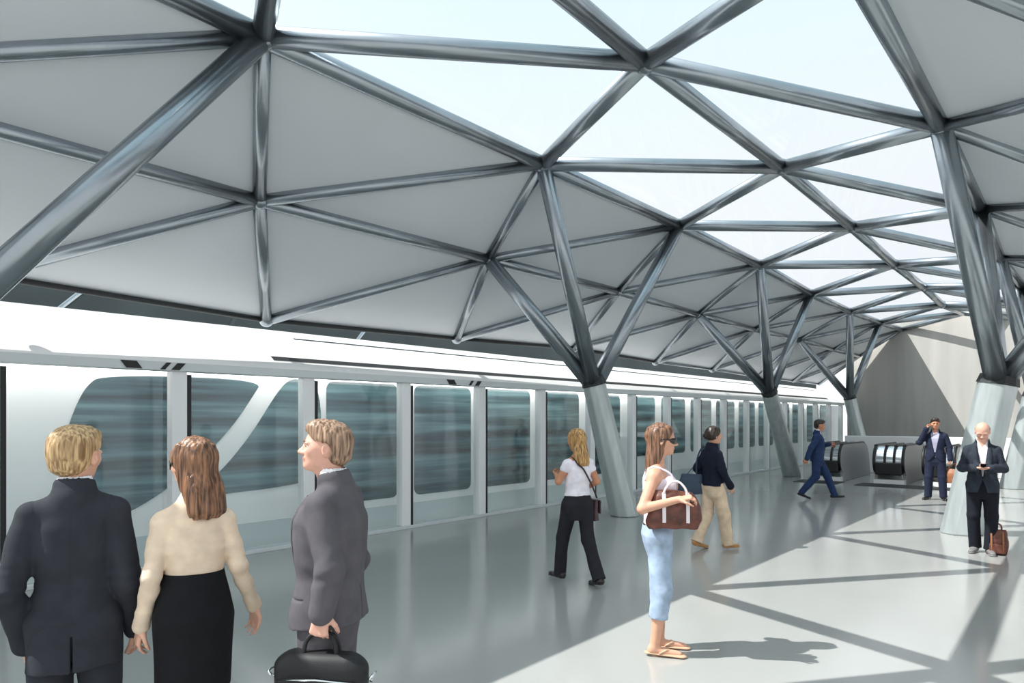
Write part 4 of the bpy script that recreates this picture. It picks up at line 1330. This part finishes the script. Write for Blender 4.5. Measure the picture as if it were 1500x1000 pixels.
for sd in 'lr':   # turned-up hems
    kn, an = P.J['kn' + sd], P.J['an' + sd]; d = unit(an - kn); c = kn + (an - kn) * .50
    MB().tube([c - d * .045, c - d * .03, c - d * .002], [.0400 * Hh, .0415 * Hh, .0410 * Hh], 24).build('turn_up', JEAN, P.root)
P.shoes(SANDAL, name='sandal', flip=True); P.ground()
hb = empty('handbag', P.to_world(A3(.108, .060, .560) * P.H), P.root.rotation_euler.z); tag(hb, 'brown patterned handbag with pale straps carried on the arm of the woman in sunglasses', 'handbag')
V = Vol((-.14, -.26, -.03), (.14, .26, .36), .0055)
V.loft([(0, 0, 0, .055, .165, 3), (.06, 0, 0, .068, .188, 3), (.16, 0, 0, .062, .175, 2.8), (.23, 0, 0, .045, .14, 2.6), (.262, 0, 0, .02, .115, 2.4)], k=0)
V.noise(.005, 26, 4)
V.mesh('bag_body', BROWNL, hb)
for yy in (-.075, .085):
    rows = []
    for z, x in ((.05, .071), (.10, .072), (.16, .067), (.21, .056), (.255, .030)):
        rows.append([A3(x + .004, yy - .012, z), A3(x + .004, yy + .012, z), A3(x - .008, yy + .012, z), A3(x - .008, yy - .012, z)])
    mb = MB(); mb.strip(rows, False, True); mb.build('strap_patch', STRAPW, hb)
for xx in (-.035, .035):
    MB().tube([A3(xx, -.075, .25), A3(xx * .9, -.06, .285), A3(xx * .6, -.02, .325), A3(xx * .6, .03, .325), A3(xx * .9, .07, .285), A3(xx, .085, .24)], .008, 8).build('handle', STRAPW, hb)

# ---- woman in navy jacket walking away to the right
P = Person('dark-haired woman in a navy jacket and pale khaki trousers walking away', foot_at(1044, 8.85), 52, 1.585, h=.0065, female=True, head=(14, 0, 0), hs=.222)
P.set(knl=(-.05, -.01, .290), anl=(-.050, -.115, .070), tol=(-.055, -.030, .014), knr=(.05, .07, .287), anr=(.045, .115, .05), tor=(.05, .200, .022), hipl=(-.05, -.01, .513), hipr=(.05, .01, .513),
      ell=(-.135, -.05, .65), wrl=(-.12, .02, .545), elr=(.132, -.01, .645), wrr=(.115, .08, .525))
P.body([SKIN2, LIP], torso=False)
P.hair(H_DARK, 'bun', seed=5)
P.eyes()
P.jacket(NAVJ, hem=.52, seed=5, slim=.98, vent=False)
P.trousers(KHAKI, top=.57, r=(.058, .049, .044), flare=.047, seed=12, noise=.005, seat=.9)
P.shoes(SHOEB); P.ground()
bl = P.to_world(A3(-.120, -.125, .445) * P.H)
b = soft_bag('shoulder_bag', 'slate blue shoulder bag at the hip of the woman in the navy jacket', (.33, .12, .26), DBLUE, bl, P.root.rotation_euler.z - R_(38), seed=3)
bm_ = Matrix.Translation(b.location) @ Matrix.Rotation(b.rotation_euler.z, 4, 'Z')
path = strap_path(P, [(-.092, -.088, .590), (-.100, -.085, .66), (-.106, -.072, .74), (-.098, -.035, .820), (-.094, .012, .822), (-.136, .030, .75), (-.160, -.050, .68), (-.152, -.155, .590)])
MB().tube([bm_.inverted() @ q for q in path], .011, 8, squash=.5).build('strap', DBLUE, b)

# ---- man in blue suit striding right
P = Person('man in a blue suit striding to the right beside the leaning column', foot_at(1197, 14.3), 84, 1.665, h=.0075, head=(6, -8, 0), lean=.04)
P.set(knl=(-.05, .12, .29), anl=(-.05, .205, .055), tol=(-.055, .30, .040), knr=(.05, -.02, .288), anr=(.05, -.185, .085), tor=(.055, -.10, .014), hipl=(-.05, .012, .512), hipr=(.05, -.012, .512),
      elr=(.135, -.085, .650), wrr=(.145, -.13, .520), ell=(-.135, .03, .66), wrl=(-.06, .15, .69))
P.body([SKIN3, LIP], torso=False, legs=False)
P.hair(H_DARK, 'short', seed=6); P.eyes(H_DARK)
P.shirt(WHITE); P.jacket(BLUE, hem=.475, seed=11, front=(.60, .045, .03)); P.trousers(BLUE, seed=13); P.shoes(SHOE); P.ground()

# ---- man telephoning
P = Person('man in an open navy suit telephoning while facing us before the escalators', foot_at(1370, 14.2), 184, 1.70, h=.007, head=(-10, -4, 0))
P.set(elr=(.165, .045, .695), wrr=(.088, .075, .862), ell=(-.150, -.01, .645), wrl=(-.155, .02, .500), anl=(-.085, 0, .045), tol=(-.115, .095, .014), knl=(-.072, .012, .285), anr=(.075, -.01, .045), tor=(.110, .09, .014), knr=(.066, .012, .285))
P.hand['r'] = dict(curl=.9, dir=(-.25, -.25, 1), palm=(-1, -.25, 0)); P.hand['l'] = dict(curl=1.2, dir=(0, .08, -1), palm=(1, 0, 0))
P.body([SKIN3, LIP], torso=False, legs=False)
P.hair(H_DARK, 'short', seed=8); P.eyes(H_DARK)
P.shirt(LILAC, r=1.03); P.jacket(NAVY, hem=.475, seed=14, front=(.545, .052, .06)); P.trousers(NAVY, seed=15); P.shoes(SHOE); P.ground()
mb = MB(); mb.box((-.034, -.006, 0), (.034, .006, .002))
MB().tube([A3(-.001, -.065 * .95, .555) * 1, A3(0, -.06, .556)], .001, 4)
g = P.to_world(P.grip['l'])
b = soft_bag('holdall', 'tan leather holdall hanging from the hand of the man telephoning', (.34, .17, .30), TANL, g - Vector((0, 0, .405)) + RGT * .10, P.root.rotation_euler.z + R_(80), seed=6)
for sg in (-1, 1):
    MB().tube([A3(sg * .03, -.08, .27), A3(sg * .02, -.055, .36), A3(-.0, .04, .415), A3(sg * .02, .055, .36), A3(sg * .03, .08, .27)], .010, 8).build('handle', TANL, b)
def phone(label, loc, rot):
    o = MB().box((-.032, -.005, -.06), (.032, .005, .06)).build('phone', PHONE)
    bevel(o, .004); o.location = loc; o.rotation_euler = rot; tag(o, label, 'phone')
    sc = MB().box((-.027, -.0062, -.045), (.027, -.0045, .05)).build('screen', GLASS_D, o)
    return o
gp_ = P.to_world(P.hp(.92, .18, -.30))
phone('black phone held to the ear of the man in the navy suit', gp_, (R_(12), R_(0), P.root.rotation_euler.z + R_(90)))

# ---- bald man looking at his phone
P = Person('balding man in a dark jacket and open white shirt looking down at his phone', foot_at(1439, 8.6), 178, 1.655, h=.0055, head=(4, -32, 0), hs=.216)
P.set(head=(0, .030, .925), ell=(-.128, .005, .645), wrl=(-.052, .130, .650), elr=(.128, .005, .645), wrr=(.052, .130, .650), shl=(-.086, 0, .780), shr=(.086, 0, .780),
      anl=(-.048, .01, .045), tol=(-.060, .11, .014), anr=(.046, -.04, .045), tor=(.070, .055, .014))
P.hand['l'] = dict(curl=.75, dir=(.75, .45, .05), palm=(.1, -.3, 1)); P.hand['r'] = dict(curl=.75, dir=(-.75, .45, .05), palm=(-.1, -.3, 1))
P.body([SKIN4, LIP], torso=False, legs=False)
P.hair(H_STUB, 'bald'); P.eyes(H_STUB, lids=SKIN4)
P.shirt(WHITE, r=.94, hem=.53); P.jacket(DK, hem=.465, seed=17, front=(.56, .036, .030), slim=.98); P.lapels(DK, .57, .036); P.trousers(JEAND, seed=18, top=.585, seat=.94, r=(.054, .045, .039)); P.shoes(SHOEW); P.ground()
gp_ = P.to_world(A3(0, .185, .672) * P.H)
phone('black phone in the hands of the balding man', gp_, (R_(62), 0, P.root.rotation_euler.z + math.pi))
f = on_floor(1460, 812)
b = soft_bag('leather_satchel', 'brown leather satchel standing on the floor beside the balding man', (.23, .14, .31), BROWNL, f + Vector((0, 0, .003)), TH - R_(34.6) + R_(95), seed=7, slump=.006)
MB().tube([A3(0, -.05, .29), A3(0, -.045, .36), A3(0, 0, .385), A3(0, .045, .36), A3(0, .05, .29)], .010, 8).build('handle', BROWNL, b)
for yy in (-.06, .06):
    MB().tube([A3(-.078, yy, .02), A3(-.084, yy, .10), A3(-.074, yy, .20), A3(-.045, yy, .285)], .011, 8, squash=.4).build('strap', TANL, b)
V = Vol((-.12, -.12, .0), (.0, .12, .2), .006); V.box((-.072, 0, .08), (.014, .085, .06), r=.012); V.mesh('pocket', BROWNL, b)
